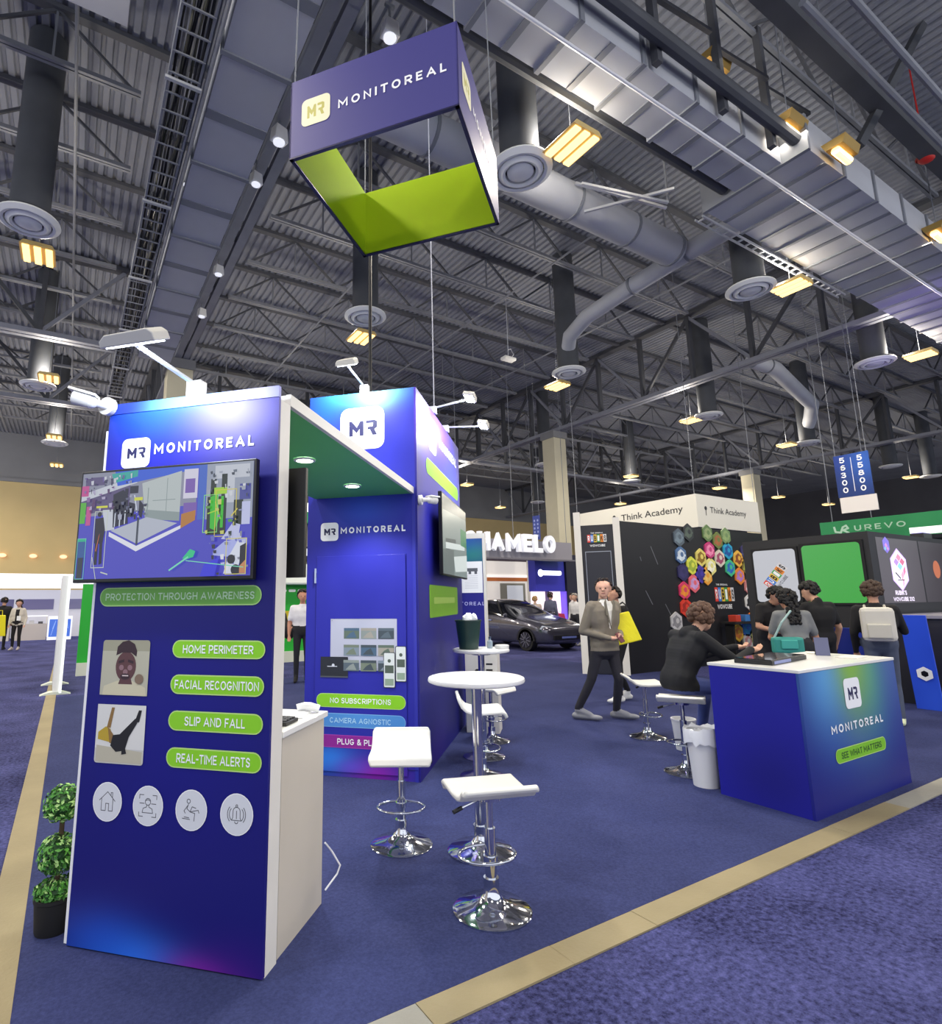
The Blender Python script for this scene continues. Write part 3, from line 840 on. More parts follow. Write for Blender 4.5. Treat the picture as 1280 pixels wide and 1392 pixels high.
# ---- screen on the front tower
tv = thing('tv_screen', 'wide screen on the front tower playing a camera feed of a trade hall', 'screen', P(-2.418, 2.385), RZ)
TW, TH = 1.03, .582
B().box(0, TW, 0, .035, 1.705, 1.705 + TH).build('bezel', BLACK, tv, bevel=.004)
B().box(.3, .7, .036, .082, 1.8, 2.15).build('wall_mount', BLACK_MATTE, tv)
E_ = lambda h, e=.5: screen(h, e)
def U(*p): return [(.012 + u * (TW - .024), 1.705 + TH - .012 - v * (TH - .03)) for u, v in p]
def UR(u0, v0, u1, v1): return U((u0, v0), (u1, v0), (u1, v1), (u0, v1))
def UF(u0, v0, u1, v1, w=.004):
    return [UR(u0, v0, u1, v0 + w * 1.7), UR(u0, v1 - w * 1.7, u1, v1), UR(u0, v0, u0 + w, v1), UR(u1 - w, v0, u1, v1)]
def US(*p, w=.006): return stroke(U(*p), w)
lay = [(E_('#4A48C4'), [UR(0, 0, 1, 1)]),
 (E_('#8D90A4'), [U((0, 0), (.69, 0), (.69, .36), (0, .42))]),
 (E_('#5A4F7A'), [U((0, .18), (.3, .12), (.3, .34), (0, .4)), UR(.02, .04, .14, .12)]),
 (E_('#C9CEDA'), [U((0, .2), (.32, .06), (.34, .12), (0, .27)), U((.14, .36), (.22, .36), (.22, .55), (.16, .56))]),
 (E_('#2A5AD8'), [U((.2, .0), (.7, 0), (.7, .03), (.22, .14))]), (E_('#2FA8A0'), [U((.18, .02), (.34, .0), (.34, .06), (.2, .11))]),
 (E_('#B9C2C2'), [U((.37, .13), (.6, .04), (.6, .48), (.4, .46))]), (E_('#8E9C9C'), [U((.4, .38), (.6, .42), (.6, .5), (.4, .47))] + US((.41, .18), (.41, .45)) + US((.52, .1), (.52, .46), w=.004) + US((.44, .3), (.57, .3), w=.004)),
 (E_('#D7D4E6'), [UR(.615, .03, .695, .3)]), (E_('#7A5AB0'), [UR(.62, .34, .695, .46), UR(.625, .12, .68, .25)]),
 (E_('#3E66C8'), [UR(.7, 0, .745, .5)]), (E_('#9BA3B4'), [UR(.745, 0, 1, .5)]), (E_('#C6CBD6'), [UR(.79, .02, .98, .14), UR(.86, .1, .9, .36)]),
 (E_('#B77A2A'), [U((.61, .44), (.69, .41), (.69, .5), (.61, .57))]),
 (E_('#E6E8F4'), [U((.19, .57), (.36, .71), (.61, .54), (.61, .57), (.36, .76), (.19, .61))]),
 (E_('#B6BCCB'), [U((.2, .56), (.41, .45), (.59, .52), (.36, .69))]), (E_('#3C4450'), [U((.355, .45), (.367, .45), (.367, .7), (.355, .7))]),
 (E_('#15162A'), [U((.2, .22), (.26, .18), (.29, .24), (.3, .5), (.21, .53)), U((.3, .3), (.34, .32), (.33, .44), (.29, .44)), UR(.30, .15, .35, .22), U((.36, .28), (.39, .34), (.38, .46), (.36, .42)), UR(.27, .17, .29, .23)]),
 (E_('#D8E0F0'), US((.22, .4), (.22, .52)) + US((.25, .38), (.25, .52)) + US((.28, .38), (.28, .5)) + US((.33, .24), (.35, .4))),
 (E_('#D6D93A'), [UR(.33, .26, .38, .29), UR(.1, .32, .17, .34)]),
 (E_('#1B1524'), [disc(*U((.125, .4))[0], .013), U((.1, .44), (.15, .43), (.165, .55), (.155, .68), (.105, .67)), U((.11, .66), (.13, .66), (.13, .87), (.112, .87)), U((.137, .66), (.155, .66), (.16, .86), (.142, .87))]),
 (E_('#C8623A'), [U((.13, .6), (.135, .58), (.12, .75), (.115, .74))]),
 (E_('#C9D2C4'), UF(.095, .37, .175, .9) + US((.1, .8), (.13, 1.0), w=.004) + US((.16, .94), (.2, .96), w=.006)),
 (E_('#57B432'), [UR(0, .28, .035, .48)]), (E_('#C44E92'), [UR(.0, .12, .045, .22), UR(.04, .32, .07, .5)]),
 (E_('#1FB58C'), [UR(0, .62, .055, .65)]), (E_('#2B5A9C'), [UR(0, .65, .05, .8)]), (E_('#2A3440'), [UR(.01, .8, .045, .99)]), (E_('#6FC8B0'), UF(0, .62, .055, 1.0)),
 (E_('#1E2A1C'), [UR(.755, .3, .86, .64), UR(.9, .34, .95, .56), UR(.77, .14, .8, .3), UR(.83, .1, .86, .3)]),
 (E_('#3BBE2A'), [U((.77, .3), (.81, .28), (.825, .5), (.8, .6), (.775, .58)), UR(.83, .3, .845, .58)]), (E_('#A8D82A'), [UR(.79, .22, .86, .28)] + US((.76, .45), (.82, .42)) + US((.8, .35), (.83, .5))),
 (E_('#8CE07A'), UF(.735, .28, .815, .62)), (E_('#D8C94A'), UF(.8, .24, .915, .66) + US((.89, .48), (.92, .42))), 
 (E_('#4A4E9C'), [UR(.93, .2, .99, .34)]), (E_('#C4C9EE'), [UR(.945, .36, .99, .56), U((.84, .68), (.9, .54), (.94, .56), (.93, .7))]),
 (E_('#AEB6F0'), [U((.8, .78), (.86, .7), (.98, .68), (.98, .74), (.9, .84), (.8, .82))]), (E_('#DDE2F2'), [U((.88, .85), (.93, .7), (.97, .7), (.93, .98), (.86, .98))]),
 (E_('#1A1A22'), [disc(*U((.905, .86))[0], .022), disc(*U((.93, .95))[0], .025), U((.95, .75), (.985, .72), (.985, .9), (.95, .92))]),
 (E_('#3636E0'), [U((.76, .9), (.84, .84), (.82, 1.0), (.74, 1.0))]), (E_('#C98A5A'), [U((.95, .92), (.985, .86), (.985, .98), (.95, .98))]),
 (E_('#2FC88A'), [U((.64, .84), (.68, .76), (.71, .78), (.7, .83), (.66, .85))]), (E_('#7CE0BC'), US((.57, .94), (.67, .83), w=.008) + US((.66, .86), (.97, .93), w=.004)), (E_('#D8D060'), UF(.875, .68, .985, .99))]
rc_ = random.Random(11)
for (u0, v0, u1, v1, n, cols_) in ((.0, .03, .3, .12, 26, ('#C9CCD8', '#3A3A5A', '#6A5A9A', '#8A8EA4')), (.0, .14, .2, .36, 24, ('#3A3450', '#8A6AA0', '#B0A8C8', '#5A3A6A')), (.2, .22, .4, .44, 26, ('#23243A', '#5A5E7A', '#A8ACC0', '#15161E')),
        (.75, .05, .99, .3, 22, ('#6A7280', '#D4D8E0', '#3A424E', '#A4AAB8')), (.74, .3, .99, .62, 14, ('#2A3A2A', '#5A9A3A', '#8A8EB0', '#1E1E28', '#C8CC6A')), (.78, .62, .98, .98, 24, ('#C4C8E8', '#6A70C0', '#2A2A36', '#E4E6F2', '#8A8EA0'))):
    for i in range(n):
        u, v, a, c = rc_.uniform(u0, u1), rc_.uniform(v0, v1), rc_.uniform(.006, .025), rc_.uniform(.01, .045)
        lay.insert(-6 if i % 2 else -12, (E_(rc_.choice(cols_)), [U((u, v), (min(.995, u + a), v - .004), (min(.995, u + a), min(.99, v + c)), (u + .004, min(.99, v + c)))]))
paint('screen_picture', lay, tv, (0, -.0006, 0), step=.00008)

# ---- bullet cameras
def bullet_camera(label, loc, rz, tilt=0.):
    t = thing('security_camera', label, 'camera', loc, rz)
    B().cyl((0, .03, 0), (0, 0, 0), .05, n=18).build('mount_plate', WHITE_GLOSS, t, smooth=40)
    B().cyl((0, 0, 0), (-.02, -.06, .0), .022, n=10).ball((-.03, -.07, 0), .034, 10).build('swivel_joint', WHITE_GLOSS, t, smooth=50)
    d = Vector((-.85, -.4, math.sin(tilt))).normalized(); a = Vector((-.03, -.07, .0))
    B().cyl(a, a + d * .09, .036, .038, 16).build('camera_body', WHITE_GLOSS, t, smooth=40)
    B().cyl(a + d * .09, a + d * .093, .032, n=16).build('lens', BLACK, t)
    B().prism([(-.04, .03), (.04, .03), (.034, .044), (-.034, .044)], -.02, .12, 0, Matrix.Translation(a) @ d.to_track_quat('Y', 'Z').to_matrix().to_4x4()).build('sun_hood', WHITE_GLOSS, t)
    return t
bullet_camera('white bullet camera on the top left corner of the front tower', P(-2.345, 2.43, 2.665), RZ, .25)
cm = bullet_camera('white bullet camera on the back tower beside the canopy end', P(-1.235, 5.27, 2.56), RZ + PI / 2, .05)
cm.scale = (-1, 1, 1); cm.location = P(-1.255, 5.27, 2.56)

# ---- arm lamps over the towers
ARM = mat('#DADCE2', .35, .3)
def arm_lamp(label, base, head, along, hl, power, rz, tilt=.25, on=.9):
    base, head = Vector(base), Vector(head)
    t = thing('arm_lamp', label, 'lamp', base)
    h = head - base
    B().box(-.045, .045, -.03, .03, 0, .09).build('clamp', ARM, t, rz=rz, bevel=.006)
    B().cyl((0, 0, .07), h, .012, n=8).build('arm', ARM, t)
    a = Vector(along).normalized(); side = Vector((0, 0, 1)).cross(a).normalized()
    nrm = (side * math.sin(tilt) + Vector((0, 0, 1)) * math.cos(tilt)).normalized(); sd = nrm.cross(a)
    M = Matrix((a, sd, nrm)).transposed().to_4x4(); M.translation = h
    b = B(); b.prism([(-hl, 0), (hl, 0), (hl * .97, .04), (hl * .8, .06), (-hl * .75, .055), (-hl * .98, .03)], -.06, .06, 0, M)
    b.build('lamp_head', mat('#C9C8C2', .45), t, bevel=.006)
    B().box(-hl * .85, hl * .85, -.045, .045, -.006, -.001, 0, M).build('light_panel', mat('#E9F2FF', .3, emit=on * 9), t)
    li = bpy.data.lights.new('arm_light', 'AREA'); li.shape = 'RECTANGLE'; li.size = hl * 1.6; li.size_y = .09; li.energy = power; li.color = (.86, .93, 1)
    lo = bpy.data.objects.new('arm_light', li); COL.objects.link(lo); lo.parent = t
    M2 = M.copy(); M2.translation = h - nrm * .02
    lo.matrix_local = M2
    return t
Sx = Vector((math.cos(TOW), -math.sin(TOW), 0)); Ty = Vector((math.sin(TOW), math.cos(TOW), 0))
arm_lamp('grey arm lamp reaching out over the front tower top', P(-1.83, 2.5, 2.68), P(-1.85, 2.06, 2.79), Sx, .15, 9, RZ, -.5)
arm_lamp('grey arm lamp on the front edge of the back tower', P(-1.84, 5.25, 3.7), P(-1.86, 4.8, 3.83), Sx, .1, 13, RZ, -.5)
arm_lamp('lit arm lamp on the back tower side, the upper and nearer', P(-1.31, 6.09, 3.7), P(-.88, 6.09, 3.84), Ty, .13, 18, RZ, -.2, 2.5)
arm_lamp('lit arm lamp on the back tower side, the lower and farther', P(-1.31, 6.84, 3.7), P(-.83, 6.84, 3.74), Ty, .13, 18, RZ, -.2, 2.5)

# ---- canopy
cp = thing('canopy', 'white-edged canopy with a green underside joining the two towers', 'canopy', P(-2.348, 2.6), RZ)
B().box(.003, 1.02, .0, 2.605, 2.618, 2.63).build('green_underside', mat('#62C468', .5), cp)
B().box(1.0, 1.027, -.004, 2.608, 2.616, 2.68).build('fascia', WHITE, cp)
B().box(0, 1.0, 0, 2.6, 2.631, 2.678).build('roof_panel', WHITE, cp)
for k, y in enumerate((1.08, 2.07)):
    t = thing('downlight', ('round downlight in the canopy nearer the front tower', 'round downlight in the canopy nearer the back tower')[k], 'light', P(-1.75, 2.6 + y, 2.617), RZ)
    B().lathe([(.0, -.008), (.06, -.008)], 20).build('lens', mat('#FFFFFF', .3, emit=14), t)
    B().lathe([(.06, -.012), (.078, -.01), (.08, 0)], 20).build('trim_ring', WHITE_GLOSS, t, smooth=40)
    li = bpy.data.lights.new('downlight_beam', 'SPOT'); li.energy = 50; li.spot_size = 2.2; li.spot_blend = .6; li.shadow_soft_size = .05; li.color = (.93, .96, 1)
    lo = bpy.data.objects.new('downlight_beam', li); COL.objects.link(lo); lo.parent = t; lo.location = (0, 0, -.03)

# ---- screen on the back of the front tower, seen edge-on
t = thing('tv_screen', 'black screen seen edge-on behind the front tower', 'screen', P(-2.2, 2.6), RZ)
B().box(0, .95, .045, .075, 1.72, 2.29).build('panel', BLACK, t, bevel=.004)
B().box(.3, .65, 0, .044, 1.9, 2.1).build('wall_mount', BLACK_MATTE, t)

# ---- white counter behind the front tower
t = thing('counter', 'white counter cabinet tucked behind the front tower', 'counter', P(-2.33, 2.615), RZ)
CTR = mat('#C9C1B2', .5, var=.04, vscale=2.)
B().box(0, 1.0, 0, .5, 0, .955).build('cabinet', CTR, t)
B().box(-.01, 1.012, -.01, .53, .956, .985).build('worktop', WHITE_GLOSS, t, bevel=.003)
t = thing('keyboard', 'black keyboard on the white counter behind the front tower', 'keyboard', P(-1.48, 2.78, .986), RZ)
B().box(-.22, .12, -.07, .07, 0, .018).build('base', BLACK, t, bevel=.004)
kk = B().box(-.011, .011, -.01, .01, 0, .008).mesh('key', mat('#3A3B3E', .5))
for i in range(12):
    for j in range(4): put('key', kk, t, (-.2 + .027 * i, -.045 + .03 * j, .018))
tag(B().box(-.16, .12, -.1, .1, 0, .006).build('paper_sheet', PAPER, None, P(-1.5, 2.98, .986), RZ + .2), 'white paper sheet on the counter behind the keyboard', 'paper')
tag(B().tube([(-.06, 0, .02), (-.02, .02, .03), (.03, -.01, .035), (.07, .01, .02)], .022, 8).build('tissue', PAPER, None, P(-1.42, 3.08, .984), RZ, smooth=60), 'crumpled white tissue at the back edge of the white counter', 'tissue')
tag(B().tube([Vector(P(-1.32, 3.13, .30)), Vector(P(-1.3, 3.18, .24)), Vector(P(-1.262, 3.21, .16)), Vector(P(-1.275, 3.2, .12)), Vector(P(-1.32, 3.14, .06))], .005, 6).build('power_cable', mat('#E8E8EC', .5)), 'thin white cable looping out of the white counter onto the carpet', 'cable')

# ---- back tower
bt = thing('display_tower', 'tall blue back tower with a closet door, device graphics and coloured slogans', 'display', P(-2.43, 5.214), RZ)
BT_PRINT_AND_GLOW = print_mat('back_tower_print_and_lamp_glow', '#2A2C9C', [(.15, 3.6, .3, .35, '#1F63F2', .9), (.75, 3.72, .35, .2, '#7CD6D8', .8), (.35, 3.75, .3, .18, '#49B9E8', .7), (.6, 3.0, .6, .5, '#2A34C0', .6), (.6, 2.5, .4, .25, '#3C6CF0', .5),  # cyan blooms at the top: printed gradient and painted lamp light together
      (.25, .16, .3, .16, '#2C7FE0', .9), (.7, .05, .3, .14, '#8A1FA6', .9), (.5, .1, .2, .08, '#5A50D0', .6)])
BT_SIDE = print_mat('back_tower_side_print', '#20207A', [(.35, 3.45, .5, .5, '#7A4BE0', .8), (1.2, 3.6, .7, .4, '#6A2FC8', .7), (1.9, 3.0, .7, .5, '#2640D8', .7), (.4, 2.3, .4, .6, '#2A2AC8', .6), (.6, .1, .8, .3, '#3A1F88', .5)], ax=(1, 2))
B().box(0, 1.12, 0, .02, 0, 3.7).build('front_panel', BT_PRINT_AND_GLOW, bt)
B().box(1.12, 1.14, 0, 2.45, 0, 3.7).build('side_panel', BT_SIDE, bt)
B().box(0, .02, .02, 2.45, 0, 3.7).build('side_panel', NAVY, bt)
B().box(.02, 1.12, 2.43, 2.45, 0, 3.7).build('back_panel', NAVY, bt)
B().box(.02, 1.12, .02, 2.43, 3.6, 3.62).build('top_panel', NAVY, bt)
B().box(1.088, 1.1205, -.006, 0, 0, 2.6).build('corner_post', mat('#2B2FA0', .4), bt)
dr = B().box(.11, 1.02, -.016, -.001, .05, 2.035).build('door', BT_PRINT_AND_GLOW, bt, bevel=.003)
B().box(.096, .112, -.03, -.016, 1.774, 1.918).build('hinge', mat('#B9C4D8', .35, .6), dr)
logo(bt, .343, 3.1, .812, 3.54, -.003)
logo(bt, .143, 2.188, .332, 2.37, -.003)
text('MONITOREAL', .665, .072, LET, bt, (.688, -.0035, 2.287), bold=.04, space=1.2)
# device graphics on the door
GL = [mat(h, .5) for h in ('#5A6A5E', '#86908C', '#3E4A52', '#7A8894', '#48627A', '#9A968C', '#54626C', '#6E7A6A', '#404C54')]
lay = [(mat('#B2B5C6', .4), [rect(.268, .957, .932, 1.431)]), (mat('#9EA2B4', .4), [rect(.268, .957, .9, .98), rect(.268, 1.425, .932, 1.431)])]
for j in range(3):
    for i in range(3):
        x0_, z0_ = .405 + i * .172, 1.245 - j * .155 + (.0 if j < 2 else .015)
        lay.append((GL[j * 3 + i], [rect(x0_, z0_, x0_ + .155, z0_ + .1)]))
        lay.append((GL[(j * 3 + i + 4) % 9], [[(x0_ + .02, z0_ + .01), (x0_ + .13, z0_ + .01), (x0_ + .1, z0_ + .07), (x0_ + .06, z0_ + .05)], rect(x0_, z0_ + .075, x0_ + .155, z0_ + .1)]))
lay.append((mat('#8A8E96', .5), [rect(.28, 1.41, .29, 1.42)]))
paint('screenshot_print', lay, bt, (0, -.0175, 0))
paint('device_print', [(mat('#20242C', .45), [rrect(.17, .887, .45, 1.077, .008)]), (mat('#4A4E56', .5), [rect(.17, .887, .45, .9)]), (mat('#C9CCD6', .5), [rect(.24, .985, .34, .992), disc(.3, 1.0, .014)])], bt, (0, -.021, 0))
for (a, c, d, e) in ((.917, .863, 1.022, 1.182), (.801, .808, .915, 1.125)):
    w = d - a
    paint('phone_print', [(mat('#2A2E3A', .4), [rrect(a, c, d, e, .012)]), (mat('#D4DAD8', .4), [rrect(a + .006, c + .006, d - .006, e - .006, .01)]), (mat('#4E5A50', .5), [rect(a + .015, c + .13, d - .015, c + .2), disc(a + w * .5, c + .24, .016)]), (mat('#8CA08C', .5), [rect(a + .015, c + .02, d - .015, c + .08)])], bt, (0, -.023 - (.002 if a < .9 else 0), 0))
pill(bt, 'NO SUBSCRIPTIONS', .131, .617, 1.011, .742, -.0175, tw=.68, th=.42)
pill(bt, 'CAMERA AGNOSTIC', .131, .442, 1.009, .566, -.0175, mat('#4A8CD0', .5), mat('#7AB0E4', .5), .68, .42, tcol=mat('#A9D4EE', .5))
pill(bt, 'PLUG & PLAY', .131, .262, 1.0, .374, -.0175, mat('#8A1E8E', .5), mat('#A53AA8', .5), .5, .5)
B().box(0, 1.12, -.006, -.001, .1, .106).build('seam', mat('#161660', .5), bt)
# side face: local depth axis = y
pill(bt, '', .4, 2.915, 2.3, 3.09, 0, mat('#7CC81E', .5), PILL_EDGE, .8, .4, rz=PI / 2, loc=(1.1425, 0, 0))
logo(bt, .53, 3.2, .93, 3.6, 0, rz=PI / 2, loc=(1.1425, 0, 0))
text('MONITOREAL', 1.1, .13, LET, bt, (1.143, 1.66, 3.42), PI / 2, bold=.03, space=1.2)
o = paint('green_panel_print', [(mat('#6FA51E', .5), [rrect(.45, 1.42, 2.07, 1.755, .03)]), (mat('#9CC054', .5), [rrect(.66, 1.56 , 1.86, 1.63, .02)])], bt, (1.1425, 0, 0), PI / 2)
t = thing('tv_screen', 'screen on the right side of the back tower, tilted away from the stools', 'screen', P(-1.29, 5.214), RZ)
B().box(.075, .115, .62, 2.21, 1.86, 2.75).build('bezel', BLACK, t, bevel=.004)
B().box(.001, .075, 1.1, 1.7, 2.0, 2.6).build('wall_mount', BLACK_MATTE, t)
def V(*p): return [(.635 + u * 1.56, 2.735 - v * .86) for u, v in p]
paint('screen_picture', [(E_('#8A9A98', .5), [V((0, 0), (1, 0), (1, 1), (0, 1))]), (E_('#4E5E60', .5), [V((0, 0), (1, 0), (1, .12), (0, .2)), V((.1, .55), (.5, .5), (.5, .62), (.1, .7))]), (E_('#D4DEDC', .6), [V((.1, .6), (.9, .52), (.9, .6), (.1, .68)), V((.4, .75), (1, .66), (1, .9), (.45, .95))]), (E_('#2E8A5A', .5), [V((.72, .3), (1, .3), (1, .55), (.72, .55))]), (E_('#6E7C7A', .5), [V((0, .7), (.4, .66), (.4, 1), (0, 1))])], t, (.1158, 0, 0), PI / 2)

# ---- third tower far behind, with its poster
t = thing('display_tower', 'narrow blue tower seen behind the back tower, with a white poster', 'display', P(-2.1, 8.6), RZ)
B().box(0, .98, 0, .02, 0, 2.52).build('front_panel', print_mat('third_tower_print_and_reflection', '#2A2A86', [(.8, 2.3, .5, .25, '#2E8A78', .8), (.6, 2.5, .5, .2, '#2E63C0', .6)]), t)  # green and blue near the top: canopy reflection painted over the print
B().box(.981, 1.02, 0, .12, 0, 2.52).build('side_frame', WHITE, t)
B().box(-.05, 1.02, .0, .12, 2.521, 2.6).build('top_rail', WHITE, t)
o = paint('poster', [(PAPER, [rect(.62, 1.7, .97, 2.17)]), (mat('#5A5E66', .5), [rect(.74, 2.02, .9, 2.07), rect(.76, 1.98, .8, 2.04), rect(.85, 1.98, .89, 2.04)]), (mat('#B9BCC6', .5), [rect(.7, 1.95 - .03 * i, .9, 1.955 - .03 * i) for i in range(7)])], t, (0, -.003, 0))
text('MONITOREAL', .62, .06, mat('#B4B6E8', .5), t, (.68, -.003, 1.54), bold=.02, space=1.2)

# ---- hanging sign
hs = thing('hanging_sign', 'square blue fabric sign with a lime green inside hung from the roof', 'sign', (2.171, 3.69, 5.0), -math.radians(51.2))
h = .685
SIGN = mat('#37357E', .6); SIGN_IN = print_mat('sign_inside_print', '#86B80C', [(.0, .0, 5, .25, '#5FA312', .5)], rough=.6)
def fabric(name, base):
    m = bpy.data.materials.new(name); m.use_nodes = True
    nt = m.node_tree; p = nt.nodes['Principled BSDF']
    p.inputs['Base Color'].default_value = lin(base); p.inputs['Roughness'].default_value = .7
    tr = nt.nodes.new('ShaderNodeBsdfTranslucent'); tr.inputs['Color'].default_value = lin(base)
    mx = nt.nodes.new('ShaderNodeMixShader'); mx.inputs[0].default_value = .45
    nt.links.new(p.outputs[0], mx.inputs[1]); nt.links.new(tr.outputs[0], mx.inputs[2]); nt.links.new(mx.outputs[0], nt.nodes['Material Output'].inputs[0])
    return m
SIGN_LIME = fabric('sign_lime_fabric', '#C2E010')
for k in range(4):
    M = Matrix.Rotation(k * PI / 2, 4, 'Z')
    b = B(); b.box(-h, h, -h, -h + .012, 0, .685, 0, M)
    b.build('outer_fabric', SIGN, hs)
    b = B(); b.box(-h + .03, h - .03, -h + .018, -h + .03, .004, .68, 0, M)
    b.build('inner_fabric', SIGN_LIME, hs)
    B().box(-h, h, -h + .0005, -h + .03, -.012, -.0005, 0, M).build('frame_tube', mat('#26264A', .4, .4), hs)
text('MONITOREAL', .86, .085, LET, hs, (.17, -h - .003, .335), bold=.03, space=1.25)
paint('logo_tile', [(mat('#E9E6C4', .5), [rrect(-.58, .235, -.33, .475, .045)]), (mat('#B9B45A', .5), mr_logo(-.53, .3, -.38, .41))], hs, (0, -h - .002, 0))
text('MONITOREAL', .86, .085, LET, hs, (h + .003, .17, .335), PI / 2, bold=.03, space=1.25)
paint('logo_tile', [(mat('#E9E6C4', .5), [rrect(-.58, .235, -.33, .475, .045)]), (mat('#B9B45A', .5), mr_logo(-.53, .3, -.38, .41))], hs, (h + .002, 0, 0), PI / 2)
for x in (-h, h):
    for y in (-h, h):
        B().cyl((x * .97, y * .97, .68), (x * .9, y * .9, 5.6), .006, n=5).build('hanging_wire', STEEL, hs)
tag(B().cyl((2.74, 5.43, 3.62), (2.74, 5.43, 10.6), .02, n=8).build('power_cable', mat('#101014', .5)), 'black cable dropping from the roof behind the sign to the back tower', 'cable')
q = P(-1.4, 6.6)
tag(B().cyl((q[0], q[1], 3.62), (q[0], q[1], 10.6), .007, n=6).build('power_cable', mat('#C9CCD6', .5)), 'thin pale cable dropping from the roof to the right side of the back tower', 'cable')

# ---- topiary
def topiary(loc):
    t = thing('topiary', 'ball topiary with three leafy tiers in a black pot beside the front tower', 'plant', loc)
    B().lathe([(.001, .0), (.075, .0), (.08, .01), (.09, .14), (.095, .145), (.095, .16), (.085, .16), (.082, .14), (.001, .14)], 20).build('pot', BLACK_MATTE, t, smooth=40)
    B().tube([(0, 0, .13), (.004, .002, .36), (0, 0, .62)], .012, 7).build('stem', mat('#4A3A28', .8), t)
    leafm = [mat('#3A7A2A', .5, var=.25, vscale=30.), mat('#5CA03A', .5, var=.2, vscale=30.), mat('#B4DC86', .4), mat('#1E4A1A', .6)]
    rnd = random.Random(3)
    for (cz, r, n, fl_) in ((.575, .085, 560, 1), (.345, .092, 620, .95), (.185, .092, 380, .5)):
        b = B()
        b.ball((0, 0, cz), r * .82, 14, 3, (1, 1, fl_))
        for i in range(n):
            z = rnd.uniform(-1, 1); a = rnd.uniform(0, 2 * PI); q = math.sqrt(1 - z * z)
            d = Vector((q * math.cos(a), q * math.sin(a), z * fl_)); c = Vector((0, 0, cz)) + d * r * rnd.uniform(.85, 1.06)
            nrm = (d.normalized() + Vector((rnd.uniform(-1, 1), rnd.uniform(-1, 1), rnd.uniform(-.4, 1))) * .7).normalized()
            x = nrm.orthogonal().normalized(); x = Matrix.Rotation(rnd.uniform(0, 6.28), 3, nrm) @ x; y = nrm.cross(x)
            L, w = rnd.uniform(.011, .018), rnd.uniform(.005, .009)
            b.poly([c - x * L, c - y * w + nrm * .003, c + x * L, c + y * w + nrm * .003], rnd.choice((0, 0, 1, 1, 2, 3)))
        o = b.build('foliage', leafm, t); o['kind'] = 'stuff'
    return t
topiary((.055, 3.6, .006)).scale = (1.0, 1.0, 1.02)

# ---- bar tables and stools
def chrome_base(t, r, zc, h, pr):
    B().lathe([(.001, .0), (r, .0), (r, .008), (r * .93, .018), (r * .55, .035), (r * .3, .06), (r * .2, .09), (pr * 1.35, .13), (pr * 1.35, .16), (.001, .16)], 36).build('base', CHROME, t, smooth=45)
    B().cyl((0, 0, .12), (0, 0, h), pr, n=18).build('column', CHROME, t, smooth=40)
TABLE_TOP = mat('#E6E6E6', .35, coat=.2)
def bar_table(label, loc, r=.325):
    t = thing('bar_table', label, 'table', loc, group='white round bar tables')
    B().lathe([(.001, 1.045), (r - .02, 1.045), (r - .004, 1.052), (r, 1.062), (r - .004, 1.076), (r - .012, 1.08), (.001, 1.08)], 48).build('tabletop', TABLE_TOP, t, smooth=40)
    B().cyl((0, 0, 1.02), (0, 0, 1.045), .1, n=20).build('top_plate', CHROME, t, smooth=40)
    chrome_base(t, .215, 0, 1.03, .034)
    return t
bar_table('round white bar table nearest, with a bare top', (2.405, 3.185, .006))
bar_table('round white bar table behind, holding a dark green bin', (3.8, 4.93, .006), .3)
SEAT = mat('#E4E3DD', .4, coat=.15)
def stool(label, loc, rz, sh=.6, back=.13):
    t = thing('bar_stool', label, 'stool', loc, rz, group='white swivel bar stools')
    # seat profile in local y (front is -y)
    prof = [(-.235, -.05), (-.215, -.012), (-.18, .006), (-.1, .0), (0, -.006), (.08, -.002), (.13, .012), (.165, .045), (.19, back * .75), (.2, back)]
    n = len(prof); th = .03; b = B()
    W_ = .205
    rows = []
    for i, (y, z) in enumerate(prof):
        a = prof[max(0, i - 1)]; c = prof[min(n - 1, i + 1)]
        L = math.hypot(c[0] - a[0], c[1] - a[1]); ny, nz = -(c[1] - a[1]) / L, (c[0] - a[0]) / L
        k = .93 if i in (0, n - 1) else 1
        row = [(-W_ * k, y, sh + z), (W_ * k, y, sh + z), (W_ * k, y - ny * th, sh + z - nz * th), (-W_ * k, y - ny * th, sh + z - nz * th)]
        rows.append(len(b.v)); b.v += row
    for i in range(n - 1):
        p, q = rows[i], rows[i + 1]
        for j in range(4):
            j2 = (j + 1) % 4
            b.f.append((p + j, p + j2, q + j2, q + j)); b.m.append(0)
    b.f.append(tuple(rows[0] + j for j in (3, 2, 1, 0))); b.m.append(0)
    b.f.append(tuple(rows[-1] + j for j in range(4))); b.m.append(0)
    b.build('seat', SEAT, t, smooth=50, bevel=.009)
    chrome_base(t, .205, 0, sh - .2, .03)
    B().cyl((0, 0, sh - .2), (0, 0, sh - .03), .02, n=14).cyl((0, 0, sh - .055), (0, 0, sh - .03), .07, n=16).build('gas_lift', CHROME, t, smooth=40)
    ring = [(.155 * math.cos(a), -.05 + .12 * math.sin(a), .25) for a in [2 * PI * i / 24 for i in range(24)]]
    B().tube(ring, .009, 7, closed=True).cyl((0, 0, .235), (0, 0, .265), .038, n=14).build('footrest', CHROME, t, smooth=60)
    lv = B().cyl((.03, 0, sh - .05), (.17, .03, sh - .085), .006, n=7).build('lever', CHROME, t)
    B().cyl((.16, .028, sh - .082), (.21, .038, sh - .097), .011, n=8).build('grip', BLACK, lv)
    return t
